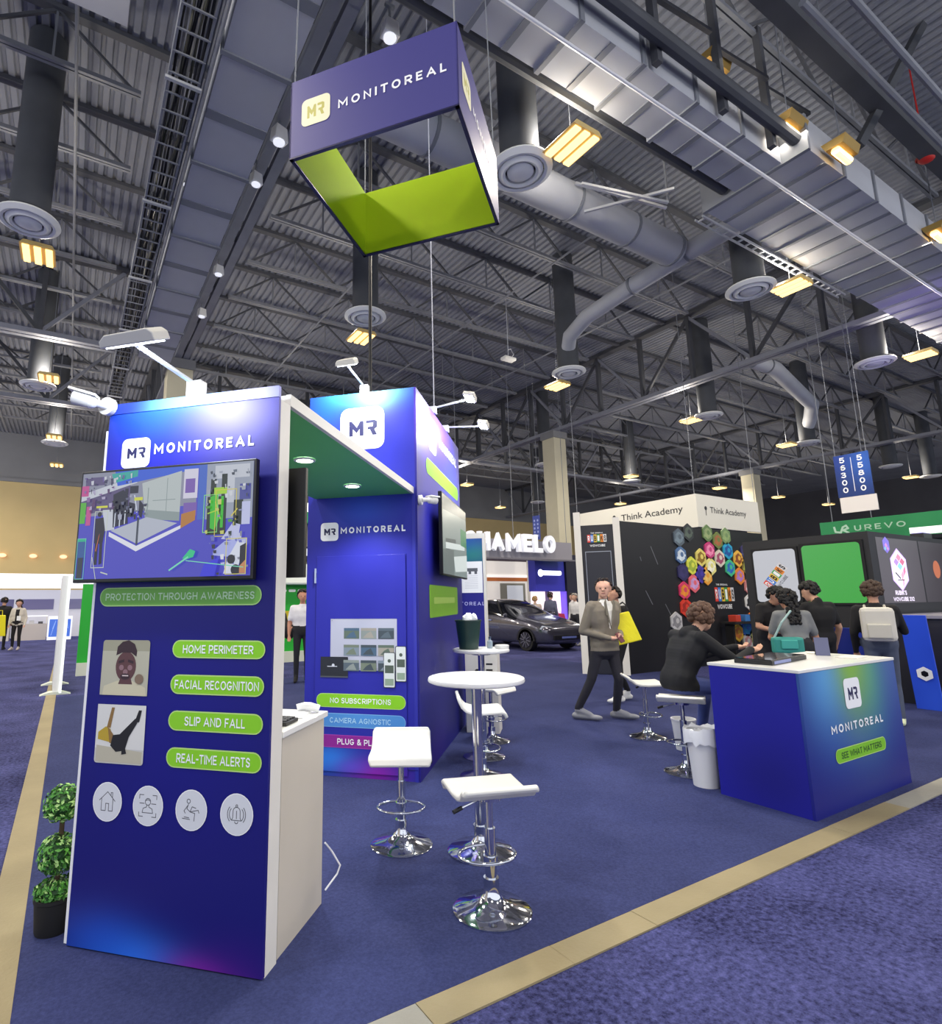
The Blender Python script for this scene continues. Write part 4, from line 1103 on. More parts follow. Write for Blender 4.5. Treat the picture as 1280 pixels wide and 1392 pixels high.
# rz turns local -y (front of the seat) towards the table it stands at
st = stool('white bar stool nearest of all, seat turned away to the bare table', (2.02, 2.595, .006), 2.82, .6, .06)
stool('white bar stool between the back tower door and the bare table', (2.02, 3.54, .006), -.55, .6, .10)
stool('white bar stool standing just behind the bare table', (3.38, 4.42, .006), 1.0)
stool('white bar stool past the table with the green bin', (4.28, 5.4, .006), .3)
stool('empty white bar stool beside the walking man in the blazer', (5.9, 4.56, .006), .9, .62, .08)
stool('white bar stool under the seated man at the blue counter', (5.03, 3.49, .006), -1.0 + PI, .66, .05)

# items on the far table
t = thing('bin', 'dark green bin full of tissues standing on the far bar table', 'bin', (3.68, 4.98, 1.087))
B().lathe([(.001, .0), (.1, .0), (.135, .285), (.142, .285), (.142, .3), (.13, .3), (.097, .012), (.001, .012)], 28).build('bucket', mat('#16352E', .45, coat=.2), t, smooth=40)
rn = random.Random(5)
for k in range(4):
    pts = []
    b = B(); b.ball((rn.uniform(-.07, .07), rn.uniform(-.05, .05), .30 + rn.uniform(0, .02)), .05, 8, sc=(1, .8, 1.1))
    for i, v in enumerate(b.v): b.v[i] = tuple(Vector(v) + Vector((rn.uniform(-1, 1), rn.uniform(-1, 1), rn.uniform(-1, 1))) * .014)
    tag(b.build('tissue', PAPER, None, (3.68, 4.98, 1.087)), ('crumpled tissue heaped in the dark green bin', 'crumpled tissue heaped in the dark green bin', 'crumpled tissue heaped in the dark green bin', 'crumpled tissue heaped in the dark green bin')[k], 'tissue', 'tissues in the green bin')
t = thing('bottle', 'small clear bottle beside the dark green bin', 'bottle', (3.9, 4.9, 1.087))
B().lathe([(.001, 0), (.03, 0), (.03, .07), (.012, .09), (.012, .1), (.001, .1)], 16).build('body', mat('#AEBECB', .1, alpha=.6), t, smooth=40)
B().cyl((0, 0, .1), (0, 0, .12), .014, n=12).build('cap', mat('#3A4A66', .4), t)
tag(B().lathe([(.001, 0), (.07, 0), (.075, .012), (.075, .035), (.06, .04), (.001, .04)], 20).build('lidded_dish', WHITE_GLOSS, None, (3.98, 4.8, 1.087), smooth=40), 'low white dish on the far bar table', 'dish')
t = thing('pedestal', 'small white pedestal cabinet with a black emblem behind the far bar table', 'pedestal', P(-1.0, 7.35, .006), RZ)
B().box(-.2, .2, -.15, .15, 0, .98).build('cabinet', WHITE, t, bevel=.004)
paint('emblem', [(BLACK, [disc(-.05, .72, .03)] + [rect(.06, .8 - .07 * i, .14, .82 - .07 * i) for i in range(4)])], t, (0, -.152, 0))

# ---- right-hand counter
rc = thing('reception_counter', 'blue printed reception counter with white top on the right', 'counter', (4.735, 2.3, .006))
CT_PRINT = print_mat('counter_front_print', '#1A1C78', [(1.5, 1.0, .7, .6, '#4A66A8', .8), (.8, .55, .8, .45, '#2E50A8', .7), (.4, 1.0, .45, .5, '#5AA0DC', .9), (1.1, .95, .35, .55, '#4E9A8A', .85), (.82, 1.12, .36, .6, '#86B83A', 1.0)])
B().box(0, 1.645, 0, .02, 0, 1.02).build('front_panel', CT_PRINT, rc)
B().box(0, .02, .021, .7, 0, 1.02).build('side_panel', print_mat('counter_side_print', '#20209A', [(.3, .2, .5, .4, '#16166E', .7)], ax=(1, 2)), rc)
B().box(1.625, 1.645, .021, .7, 0, 1.02).build('side_panel', NAVY, rc)
B().box(.02, 1.625, .4, .42, 0, 1.02).build('back_panel', NAVY, rc)
B().box(-.004, 1.65, -.004, .71, 1.021, 1.045).build('worktop', WHITE_GLOSS, rc, bevel=.003)
paint('logo_tile', [(PAPER, [rrect(.66, .7, .93, .932, .04)]), (INK, mr_logo(.72, .765, .88, .86))], rc, (0, -.003, 0))
text('MONITOREAL', .89, .07, LET, rc, (.82, -.0035, .575), bold=.03, space=1.2)
pill(rc, 'SEE WHAT MATTERS', .39, .325, 1.255, .43, -.003, mat('#7CC01E', .5), PILL_EDGE, .8, .5, tcol=mat('#2E5A1E', .5))
t = thing('display_case', 'flat black display case lying on the blue counter', 'case', (5.28, 2.74, 1.052), .12)
B().box(-.4, .34, -.13, .16, 0, .035).build('tray', BLACK, t, bevel=.004)
B().box(-.36, -.02, -.133, -.13, .006, .03).build('label_strip', mat('#7C86B8', .4), t)
B().box(-.39, .33, -.12, .15, .035, .042).build('glass_lid', mat('#1C1E26', .1, coat=.6), t)
t = thing('tent_card', 'dark folded tent card standing on the blue counter', 'card', (6.12, 2.74, 1.052), .5)
B().beam((-.05, .0, 0), (0, 0, .16), .11, .004).build('front_leaf', mat('#5A5E7E', .5), t)
B().beam((.06, .0, 0), (0.003, 0, .16), .11, .004).build('rear_leaf', BLACK, t)
for k, (x, y, a, w, l) in enumerate(((6.1, 2.5, .1, .16, 'pale paper sheet at the middle of the blue counter'), (6.27, 2.86, .5, .1, 'small paper by the tent card on the blue counter'), (5.75, 2.93, .05, .22, 'long pale folder behind the display case'))):
    tag(B().box(-w, w, -.08, .08, 0, .008).build('paper_sheet', mat('#E6E2D6', .5), None, (x, y, 1.052), a), l, 'paper')
def waste_bin(label, loc, r, h, liner):
    t = thing('waste_bin', label, 'bin', loc)
    B().lathe([(.001, 0), (r * .78, 0), (r, h), (r * 1.05, h), (r * 1.05, h + .015), (r * .96, h + .015), (r * .75, .012), (.001, .012)], 24).build('bucket', mat('#D6D7DA', .45), t, smooth=40)
    if liner:
        rnd = random.Random(9); b = B(); n = 28
        prof = [(r * .9, h * .9), (r * 1.0, h + .02), (r * 1.1, h + .035), (r * 1.13, h + .0), (r * 1.12, h - .09)]
        b.lathe(prof, n)
        for i, v in enumerate(b.v):
            b.v[i] = (v[0] * (1 + rnd.uniform(-.04, .05)), v[1] * (1 + rnd.uniform(-.04, .05)), v[2] + rnd.uniform(-.02, .02))
        b.build('liner', mat('#EEF0F4', .3, trans=.1), t, smooth=60)
waste_bin('tall white waste bin with a plastic liner against the blue counter', (4.84, 3.19, .006), .13, .44, True)
waste_bin('smaller white waste bin between the two right-hand stools', (5.77, 4.0, .006), .12, .3, False)

# ================================================================== people
class Fig:
    """capsule figure merged into one continuous skin; every capsule carries the cloth it belongs to"""
    def __init__(s):
        s.caps = []
    def cap(s, a, b, ra, rb, tag_):
        s.caps.append((Vector(a), Vector(b), ra, rb, tag_))
def person(name_label, loc, rz, pose=None, cols=None, hair='short', hair_col='#1E1713', size=1.0, voxel=.014, group=None, top_r=1.0, hem=None, override=None, sleeves='long', female=False, eyes=True, seed=1, curl=.012):
    p = dict(pelvis=(0, 0, .95), chest=(0, .0, 1.34), neck=(0, -.01, 1.48), head=(0, .025, 1.63), hyaw=0., hpitch=0., syaw=0.,
             elL=(-.25, -.03, 1.12), elR=(.25, -.03, 1.12), wrL=(-.25, .06, .88), wrR=(.25, .06, .88),
             hipL=(-.09, 0, .92), hipR=(.09, 0, .92), knL=(-.1, .03, .5), knR=(.1, .03, .5), anL=(-.1, -.02, .09), anR=(.1, -.02, .09),
             toeL=(-.12, .17, .035), toeR=(.12, .17, .035), handL=None, handR=None)
    p.update(pose or {})
    V3 = Vector
    c = dict(top='#1A1A1E', leg='#1B1D26', skin='#C99A80', shoe='#D8D8DA', shirt='#E8E8E8')
    c.update(cols or {})
    F = Fig()
    sh = .165 if female else .185
    chest, pel, neck = V3(p['chest']), V3(p['pelvis']), V3(p['neck'])
    sx = V3((math.cos(p['syaw']), math.sin(p['syaw']), 0))
    shL, shR = chest + V3((0, 0, .075)) - sx * sh, chest + V3((0, 0, .075)) + sx * sh
    # torso as stacked side-to-side capsules
    tr = top_r
    lv = [(0, .075, .105, 'leg'), (.12, .085, .108, 'leg'), (.3, .07, .1 * tr, 'top'), (.5, .075, .1 * tr, 'top'), (.75, .1, .112 * tr, 'top'), (1.0, .115, .105 * tr, 'top'), (1.16, .1, .075 * tr, 'top')]
    if female: lv = [(0, .085, .105, 'leg'), (.12, .085, .105, 'leg'), (.3, .06, .092, 'top'), (.5, .055, .09, 'top'), (.75, .08, .105, 'top'), (1.0, .09, .09, 'top'), (1.16, .08, .065, 'top')]
    for i in range(len(lv) - 1):
        for q in range(3):
            u = q / 3
            f = lv[i][0] * (1 - u) + lv[i + 1][0] * u; w = lv[i][1] * (1 - u) + lv[i + 1][1] * u; r = lv[i][2] * (1 - u) + lv[i + 1][2] * u
            m = pel.lerp(chest, f) if f <= 1 else chest + (neck - chest) * ((f - 1) * 1.6)
            k = min(1, max(0, f)); ax = V3((1, 0, 0)).lerp(sx, k).normalized()
            F.cap(m - ax * w, m + ax * w, r, r, lv[i][3])
    if hem:   # jacket or long shirt over the hips
        for q in range(4):
            m = pel + V3((0, 0, .14 - hem * q / 3)); F.cap(m - V3((.088, 0, 0)), m + V3((.088, 0, 0)), .104 * tr, .104 * tr, 'top')
    F.cap(shL, shR, .062 * tr, .062 * tr, 'top')
    F.cap(chest + V3((0, 0, .1)), neck, .08 * tr, .06, 'top')
    H = V3(p['head'])
    F.cap(neck, H + V3((0, -.02, -.05)), .056, .052, 'skin')
    for sd, s_, el, wr, hip, kn, an, toe in (('L', shL, 'elL', 'wrL', 'hipL', 'knL', 'anL', 'toeL'), ('R', shR, 'elR', 'wrR', 'hipR', 'knR', 'anR', 'toeR')):
        e, w = V3(p[el]), V3(p[wr]); hp, k, a, to = V3(p[hip]), V3(p[kn]), V3(p[an]), V3(p[toe])
        up = 'top' if sleeves != 'none' else 'skin'; lo = 'top' if sleeves == 'long' else 'skin'
        g = 1.12 if sleeves == 'long' else 1.0
        if sleeves == 'short':
            mid = s_.lerp(e, .7)
            F.cap(s_, mid, .06, .058, 'top'); F.cap(mid, e, .043, .04, 'skin')
        else:
            F.cap(s_, e, .06 * g * tr, .046 * g * tr, up)
        F.cap(e, w, .043 * g * (tr if lo == 'top' else 1), .03 * g, lo)
        d = (w - e).normalized()
        hd = p['hand' + sd]
        hd = V3(hd).normalized() if hd else d
        # hand: palm, four fingers, thumb
        sidev = V3((1, 0, 0)) if abs(hd.x) < .8 else V3((0, 1, 0))
        pn = hd.cross(sidev).normalized(); sidev = pn.cross(hd).normalized()
        F.cap(w, w + hd * .05, .026, .03, 'skin')
        for q in range(4):
            o = sidev * ((q - 1.5) * .019); L = (.065, .078, .074, .058)[q]
            m1 = w + hd * .075 + o; m2 = m1 + (hd * .85 - pn * .5).normalized() * L * .55; m3 = m2 + (hd * .5 - pn * .9).normalized() * L * .5
            F.cap(w + hd * .03 + o * .8, m1, .013, .0105, 'skin'); F.cap(m1, m2, .0105, .0095, 'skin'); F.cap(m2, m3, .0095, .0085, 'skin')
        tsd = sidev * (1 if sd == 'L' else -1)
        F.cap(w + hd * .015 + tsd * .02, w + hd * .05 + tsd * .045 - pn * .01, .014, .0115, 'skin')
        F.cap(w + hd * .05 + tsd * .045 - pn * .01, w + hd * .085 + tsd * .04 - pn * .025, .0115, .0095, 'skin')
        # leg
        F.cap(hp, k, .088, .06, 'leg'); F.cap(k, k.lerp(a, .35), .058, .058, 'leg'); F.cap(k.lerp(a, .35), a + V3((0, 0, .02)), .058, .047, 'leg')
        fd = (to - a); fd.z = 0; fd.normalize()
        heel = a - fd * .045 + V3((0, 0, to.z - a.z + .008))
        F.cap(a + V3((0, 0, -.01)), a, .047, .046, 'shoe')
        F.cap(heel, to, .041, .034, 'shoe'); F.cap(a, to.lerp(a, .35), .045, .038, 'shoe'); F.cap(to, to + fd * .05, .036, .026, 'shoe')
    R = Matrix.Rotation(p['hyaw'], 3, 'Z') @ Matrix.Rotation(p['hpitch'], 3, 'X')
    hp_ = lambda x, y, z: H + R @ V3((x, y, z))
    for x in (-1, 1):
        F.cap(hp_(.022 * x, -.03, .035), hp_(.018 * x, .025, .03), .075, .07, 'skin')
        F.cap(hp_(.03 * x, .045, -.02), hp_(.022 * x, .055, -.07), .045, .034, 'skin')
        F.cap(hp_(.03 * x, .078, .028), hp_(.012 * x, .085, .026), .016, .016, 'skin')
        F.cap(hp_(.085 * x, -.008, .015), hp_(.08 * x, .0, -.03), .02, .013, 'skin')
        F.cap(hp_(.012 * x, .083, -.058), hp_(.0, .087, -.058), .011, .013, 'skin')
    F.cap(hp_(0, .085, .015), hp_(0, .108, -.018), .01, .016, 'skin')
    F.cap(hp_(0, .06, -.09), hp_(0, .07, -.085), .028, .026, 'skin')
    # mesh: union of capsules
    b = B()
    for a, q, ra, rb, tg in F.caps:
        n = 10
        z = q - a
        z = z.normalized() if z.length > 1e-5 else V3((0, 0, 1))
        x = z.orthogonal().normalized(); y = z.cross(x); k = len(b.v); rows = []
        for (c0, r0_, sgn) in ((a, ra, -1), (q, rb, 1)):
            for t_ in ((-70, -35, 0) if sgn < 0 else (0, 35, 70)):
                t2 = math.radians(t_)
                rows.append((c0 + z * (r0_ * math.sin(t2)), r0_ * math.cos(t2)))
        for c1, rr in rows:
            for i in range(n):
                an_ = 2 * PI * i / n
                b.v.append(tuple(c1 + x * (rr * math.cos(an_)) + y * (rr * math.sin(an_))))
        for j in range(len(rows) - 1):
            for i in range(n):
                i2 = (i + 1) % n
                b.f.append((k + j * n + i, k + j * n + i2, k + (j + 1) * n + i2, k + (j + 1) * n + i)); b.m.append(0)
        b.f.append(tuple(k + i for i in reversed(range(n)))); b.m.append(0)
        b.f.append(tuple(k + (len(rows) - 1) * n + i for i in range(n))); b.m.append(0)
    me = b.mesh('figure', mat(c['skin'], .6))
    tmp = bpy.data.objects.new('figure', me); COL.objects.link(tmp)
    rm = tmp.modifiers.new('remesh', 'REMESH'); rm.mode = 'VOXEL'; rm.voxel_size = voxel
    sm = tmp.modifiers.new('smooth', 'SMOOTH'); sm.factor = .5; sm.iterations = 3
    dg = bpy.context.evaluated_depsgraph_get()
    body = bpy.data.meshes.new_from_object(tmp.evaluated_get(dg))
    bpy.data.objects.remove(tmp)
    n = len(body.polygons)
    ce = np.empty(n * 3); body.polygons.foreach_get('center', ce); ce = ce.reshape(-1, 3)
    best = np.full(n, 9.); which = np.zeros(n, int)
    order = ['skin', 'top', 'leg', 'shoe', 'shirt']
    for a, q, ra, rb, tg in F.caps:
        A = np.array(a); D = np.array(q - a); L2 = max(1e-9, D @ D)
        t_ = np.clip(((ce - A) @ D) / L2, 0, 1)
        d = np.linalg.norm(ce - A - t_[:, None] * D, axis=1) - (ra + (rb - ra) * t_)
        s_ = d < best
        best[s_] = d[s_]; which[s_] = order.index(tg)
    if override is not None:
        which = override(ce, which)
    body.materials.clear()
    for tg in order:
        body.materials.append(mat(c[tg], .6 if tg == 'skin' else .85, var=.0 if tg == 'skin' else .1, vscale=9.))
    body.polygons.foreach_set('material_index', which.astype(np.int32))
    body.polygons.foreach_set('use_smooth', [True] * n)
    body.update()
    t = put('person', body, None, loc, rz)
    t.scale = (size, size, size)
    tag(t, name_label, 'person', group)
    # hair
    rnd = random.Random(seed); hb = B()
    if hair != 'none':
        for i in range(150 if hair != 'buzz' else 110):
            z = rnd.uniform(-.55, 1); a_ = rnd.uniform(0, 2 * PI); q = math.sqrt(1 - z * z)
            x, y = q * math.cos(a_), q * math.sin(a_)
            if y > .25 and z < .55: continue
            if z < -.1 and y > -.15: continue
            if z < .25 and abs(x) > .8 and y > -.1: continue
            big = {'short': .02, 'curly': .03, 'long': .026, 'buzz': .012}[hair]
            rad = .097 if hair != 'buzz' else .1
            pt = hp_(x * (rad + .006), -.006 + y * (rad + .012), .032 + z * (rad + .012))
            hb.ball(pt, big * rnd.uniform(.8, 1.25), 6)
        if hair == 'long':
            for i in range(120):
                u = rnd.random(); x = rnd.uniform(-.07, .07) * (1 - .2 * u)
                hb.ball(hp_(x, -.085 - .02 * rnd.random() - .02 * u, .04 - .38 * u), .024 * rnd.uniform(.8, 1.2), 6)
        if curl:
            hb.v = [tuple(Vector(v) + Vector((rnd.uniform(-1, 1), rnd.uniform(-1, 1), rnd.uniform(-1, 1))) * curl * .35) for v in hb.v]
        hb.build('hair', mat(hair_col, .7, var=.2, vscale=40.), t, smooth=80)
    if eyes:
        for x in (-1, 1):
            B().ball(hp_(.032 * x, .089, .008), .0095, 8).build('eye', mat('#1B1512', .3), t)
        B().tube([hp_(-.024, .094, -.057), hp_(0, .1, -.056), hp_(.024, .094, -.057)], .0045, 5).build('mouth', mat('#8C4A44', .5), t)
    t['_hp'] = 0
    del t['_hp']
    return t, hp_

def face(dx, dy):
    """rotation that turns local +y to world direction (dx, dy)"""
    return math.atan2(-dx, dy)
rv = Vector((.862, -.507)); fv = Vector((.509, .861))
def cam_dir(a, b):
    """world direction from a parts image-right and b parts away from the camera"""
    d = rv * a + fv * b
    return face(d.x, d.y)

# man in blazer walking to the right, torso towards the camera, looking back over to the left
def blazer(ce, w):
    w = w.copy()
    vz = (ce[:, 2] > 1.13) & (ce[:, 2] < 1.5) & (ce[:, 1] > .04) & (np.abs(ce[:, 0] + .01) < (ce[:, 2] - 1.1) * .24) & (w == 1)
    w[(ce[:, 2] > .85) & (ce[:, 2] < 1.2) & (w == 2)] = 1
    w[(ce[:, 2] < .85) & (w == 1)] = 2
    w[vz] = 4
    return w
LOCB = (6.32, 5.46, .006)
pb, hpb = person('man in a grey checked blazer and white shirt walking past the booth', LOCB, cam_dir(.35, -.94),
    pose=dict(chest=(0, .02, 1.34), neck=(0, .02, 1.49), head=(-.0, .05, 1.635), hyaw=-.75, elR=(.28, -.06, 1.1), elL=(-.28, -.04, 1.1), wrR=(.08, .2, 1.02), wrL=(-.1, .2, 1.04), handR=(-.75, .6, -.05), handL=(.75, .6, -.1),
              knR=(.22, -.03, .5), anR=(.35, -.16, .12), toeR=(.2, .0, .04), knL=(-.1, .1, .5), anL=(-.13, -.02, .09), toeL=(-.26, .13, .04), hipR=(.1, 0, .92)),
    cols=dict(top='#7C7467', leg='#23222C', shoe='#8E8F96', skin='#D0A08A', shirt='#E6E4DE'), hair='buzz', hair_col='#2E2220', size=1.05, voxel=.011, top_r=1.12, hem=.24, override=blazer, seed=2)
# lapels, buttoned front and shoes' soles
for sgn in (-1, 1):
    B().prism([(sgn * .0, 1.14), (sgn * .05, 1.30), (sgn * .07, 1.30), (sgn * .085, 1.46), (sgn * .062, 1.5)][::sgn or 1], 0, .012, 0, Matrix.Translation((0, .145, 0)) @ Matrix.Rotation(.0, 4, 'X')).build('lapel', mat('#7C7668', .85), pb)
rb = cam_dir(.35, -.94)
Mb = Matrix.Translation(LOCB) @ Matrix.Rotation(rb, 4, 'Z') @ Matrix.Scale(1.05, 4)
pp = Mb @ Vector((-.005, .29, 1.03))
tag(B().box(-.035, .035, -.006, .006, -.07, .07).build('phone', mat('#5A1E2C', .4), None, pp, rb, rot=(.5, .3, rb), bevel=.004), 'dark red phone in the hands of the man in the blazer', 'phone')

# dark-clad person right behind him, with the yellow bag
person('person in black mostly hidden behind the man in the blazer, white trainers', (7.55, 6.25, .006), cam_dir(-.8, -.3),
    pose=dict(knL=(-.1, .15, .52), anL=(-.1, .12, .12), toeL=(-.1, .3, .05), knR=(.1, -.02, .5), anR=(.1, -.2, .13), toeR=(.12, -.03, .04), wrL=(-.22, .12, .95)),
    cols=dict(top='#101013', leg='#15151B', shoe='#E4E4E2', skin='#B98A72'), hair='short', size=1.0, voxel=.016, eyes=False, seed=5)
t = thing('tote_bag', 'bright yellow carrier bag hanging beside the man in the blazer', 'bag', (6.6, 5.33, .98), cam_dir(.3, .95))
b = B(); Y_ = mat('#E6DB0E', .4, bump=.3, bscale=12)
b.v = [(-.10, -.05, .40), (.06, -.05, .44), (.06, .05, .44), (-.10, .05, .40), (-.12, -.09, -.02), (.2, -.07, .06), (.2, .07, .06), (-.12, .09, -.02)]
b.f = [(0, 1, 2, 3), (7, 6, 5, 4), (0, 4, 5, 1), (1, 5, 6, 2), (2, 6, 7, 3), (3, 7, 4, 0)]; b.m = [0] * 6
b.build('bag_body', Y_, t, bevel=.012)
B().tube([(-.06, 0, .41), (-.07, 0, .52), (-.01, 0, .56), (.03, 0, .52), (.03, 0, .43)], .012, 6).build('handle', mat('#17171A', .6), t)

# man seated at the counter
person('man in a black jumper and jeans seated at the blue counter, looking away', (5.02, 3.52, .006), cam_dir(.98, .2),
    pose=dict(pelvis=(0, 0, .8), chest=(0, .17, 1.14), neck=(-.01, .26, 1.27), head=(-.02, .36, 1.385), hyaw=.45, hpitch=-.1, hipL=(-.1, .03, .78), hipR=(.1, .03, .78),
              knL=(-.17, .45, .74), knR=(.17, .44, .76), anL=(-.16, .36, .33), anR=(.14, .38, .33), toeL=(-.16, .54, .27), toeR=(.14, .56, .27),
              elR=(.3, .42, 1.0), wrR=(.2, .68, 1.1), elL=(-.2, .5, 1.03), wrL=(-.08, .76, 1.1), handR=(-.1, 1, -.06), handL=(.1, 1, -.06)),
    cols=dict(top='#121318', leg='#3E4B86', shoe='#E2E2E4', skin='#CFA084'), hair='curly', hair_col='#5A4030', size=1.0, voxel=.012, top_r=1.05, seed=4, override=lambda ce, w: np.where((ce[:, 1] < .1) & (ce[:, 2] > .74) & (w == 2), 1, w))

# group at the game stand
person('woman with long black hair in a grey T-shirt leaning on the counter beyond', (7.97, 3.83, .0), cam_dir(.25, .97),
    pose=dict(chest=(0, .1, 1.3), neck=(0, .13, 1.44), head=(0, .19, 1.56), hpitch=-.3, elR=(.26, .12, 1.06), wrR=(.27, .28, .9), elL=(-.24, .18, 1.08), wrL=(-.1, .36, 1.0)),
    cols=dict(top='#77797A', leg='#1A1B22', skin='#B98668', shoe='#DCDCDC'), hair='long', hair_col='#0C0B0D', size=.99, voxel=.016, sleeves='short', female=True, eyes=False, seed=6)
t = thing('shoulder_bag', 'teal shoulder bag on the back of the woman in grey', 'bag', (7.76, 3.84, .9), cam_dir(.25, .97))
B().box(-.2, .14, -.12, .0, 0, .2).build('bag_body', mat('#2F8F84', .6, var=.1), t, bevel=.03)
B().box(-.12, .06, -.14, -.12, .06, .17).build('pocket', mat('#3FA89A', .6), t, bevel=.01)
B().tube([(-.18, -.08, .18), (-.08, -.1, .38), (.06, -.03, .52)], .012, 6).build('strap', mat('#9BB8B4', .6), t)
person('man in a black T-shirt with dark wavy hair, nearest the green screen', (9.2, 4.1, 0), cam_dir(-.1, .95),
    pose=dict(head=(0, .1, 1.6), hyaw=.9, hpitch=-.35, wrL=(-.18, .3, 1.1), elL=(-.27, .08, 1.14)), cols=dict(top='#101013', leg='#17171D', skin='#C69A80'), hair='curly', hair_col='#120F0E', size=1.03, voxel=.017, sleeves='short', eyes=False, seed=8)
person('man in black bending towards the woman in grey', (9.25, 4.85, 0), cam_dir(.2, -.7),
    pose=dict(chest=(0, .08, 1.32), neck=(0, .12, 1.45), head=(0, .2, 1.55), hpitch=-.6, elL=(-.27, .1, 1.12), wrL=(-.1, .3, 1.05), elR=(.27, .1, 1.12), wrR=(.12, .3, 1.05)), cols=dict(top='#141215', leg='#17171D', skin='#BD8E74'), hair='curly', hair_col='#0E0C0C', size=1.03, voxel=.017, sleeves='short', seed=9)
person('person with brown curly hair, dark top and jeans, in front of the lit glass wall', (8.98, 3.35, 0), cam_dir(.55, .8),
    pose=dict(elR=(.27, .12, 1.14), wrR=(.26, .36, 1.18), knR=(.1, .06, .5), knL=(-.1, -.02, .5), anL=(-.1, -.14, .12), toeL=(-.12, .02, .04)), cols=dict(top='#121217', leg='#4A5266', skin='#C69478', shoe='#D9E0B8'), hair='curly', hair_col='#3E2C20', size=1.0, voxel=.017, eyes=False, seed=10)
t = thing('backpack', 'white backpack on the curly-haired person', 'bag', (8.85, 3.30, 1.03), cam_dir(.55, .8))
B().box(-.17, .17, -.2, -.04, 0, .42).build('pack_body', mat('#CFCBC0', .6, var=.05), t, bevel=.05)
B().box(-.12, .12, -.235, -.2, .04, .22).build('front_pocket', mat('#C2BEB2', .6), t, bevel=.02)
for x in (-.1, .1):
    B().tube([(x, -.05, .4), (x, .05, .44), (x, .14, .34), (x, .12, .16), (x, -.03, .05)], .014, 6).build('strap', mat('#BDB9AE', .6), t)

# people seen between the towers and far left
person('man in a white shirt and dark trousers between the two towers', (4.15, 11.3, 0), cam_dir(.2, -.95), cols=dict(top='#E4E4E8', leg='#1E2028', skin='#C08A72', shoe='#17171A'), hair='short', hair_col='#1A1412', size=1.04, voxel=.02, sleeves='short', seed=12, pose=dict(elL=(-.24, .02, 1.12), wrL=(-.2, .2, 1.0)))
person('person in black with a black bag, half hidden by the front tower', (4.0, 12.5, 0), cam_dir(-.6, .6), cols=dict(top='#0D0D10', leg='#101014', skin='#B08068', shoe='#D0D0D2'), hair='long', hair_col='#100D0D', size=.93, voxel=.022, eyes=False, seed=13)
tag(B().ball((0, 0, 0), .2, 12, sc=(.8, .5, 1.1)).build('duffel_bag', mat('#101013', .7), None, (4.22, 12.3, 1.0), smooth=60), 'round black bag at the side of the half-hidden person in black', 'bag')
person('woman with black hair in a pale jacket and black trousers on the far left aisle', (-1.53, 24.9, 0), cam_dir(.25, -.95), cols=dict(top='#C9C2B6', leg='#17141A', skin='#C79A86', shoe='#B8B0B0'), hair='long', hair_col='#120E10', size=1.0, voxel=.024, female=True, seed=14, hem=.15,
    override=lambda ce, w: np.where((np.abs(ce[:, 0]) < .055) & (ce[:, 1] > .03) & (ce[:, 2] > .9) & (ce[:, 2] < 1.42) & (w == 1), 2, w))
tag(B().box(-.06, .06, -.004, .004, -.08, .08).build('name_badge', PAPER, None, (-1.50, 24.72, 1.12), cam_dir(.25, -.95) + PI), 'white badge on the chest of the woman on the far left aisle', 'badge')
person('man in black at the left edge carrying a yellow bag', (-2.02, 25.4, 0), cam_dir(-.4, .9), cols=dict(top='#101015', leg='#15151B', skin='#BE8E76', shoe='#17171A'), hair='short', hair_col='#100E0E', size=1.05, voxel=.024, eyes=False, seed=15)
t = thing('tote_bag', 'yellow carrier bag at the left edge of the picture', 'bag', (-2.05, 24.55, .62), .2)
B().prism([(-.22, -.1), (.22, -.1), (.17, .62), (-.17, .62)], -.08, .08).build('bag_body', Y_, t, bevel=.02)
B().tube([(-.08, 0, .61), (-.07, 0, .78), (.07, 0, .78), (.08, 0, .61)], .012, 6).build('handle', Y_, t)
for i, (x, y, l, ct, d) in enumerate(((15.9, 16.2, 'person in a grey jacket behind the bonnet of the car', '#5A5E78', (.5, .5)), (15.2, 16.3, 'blond person at the lit showcase behind the car', '#B9A9A0', (.2, .9)),
        (16.9, 16.0, 'person in a white top beyond the front of the car', '#D8D4D6', (-.5, .3)), (15.1, 14.2, 'grey-haired person in white beside the black booth edge', '#C9C9CC', (-.6, -.5)))):
    person(l, (x, y, 0), cam_dir(*d), cols=dict(top=ct, leg='#23242E', skin='#C49A86', shoe='#9A9A9E'), hair='short', hair_col=('#2A2020', '#A88A5A', '#241C1C', '#9A9490')[i], size=(1.04, .96, 1.02, 1.0)[i], voxel=.026, eyes=False, seed=20 + i)

# ================================================================== game stand on the right
BLK = mat('#15151A', .55, var=.1, vscale=2.); BLK_P = mat('#1D1D26', .45, var=.08, vscale=3.)
gs = thing('exhibition_stand', 'black stand wall with coloured hexagon pictures and a cut corner with a door', 'booth', (10.2, 8.3, 0))
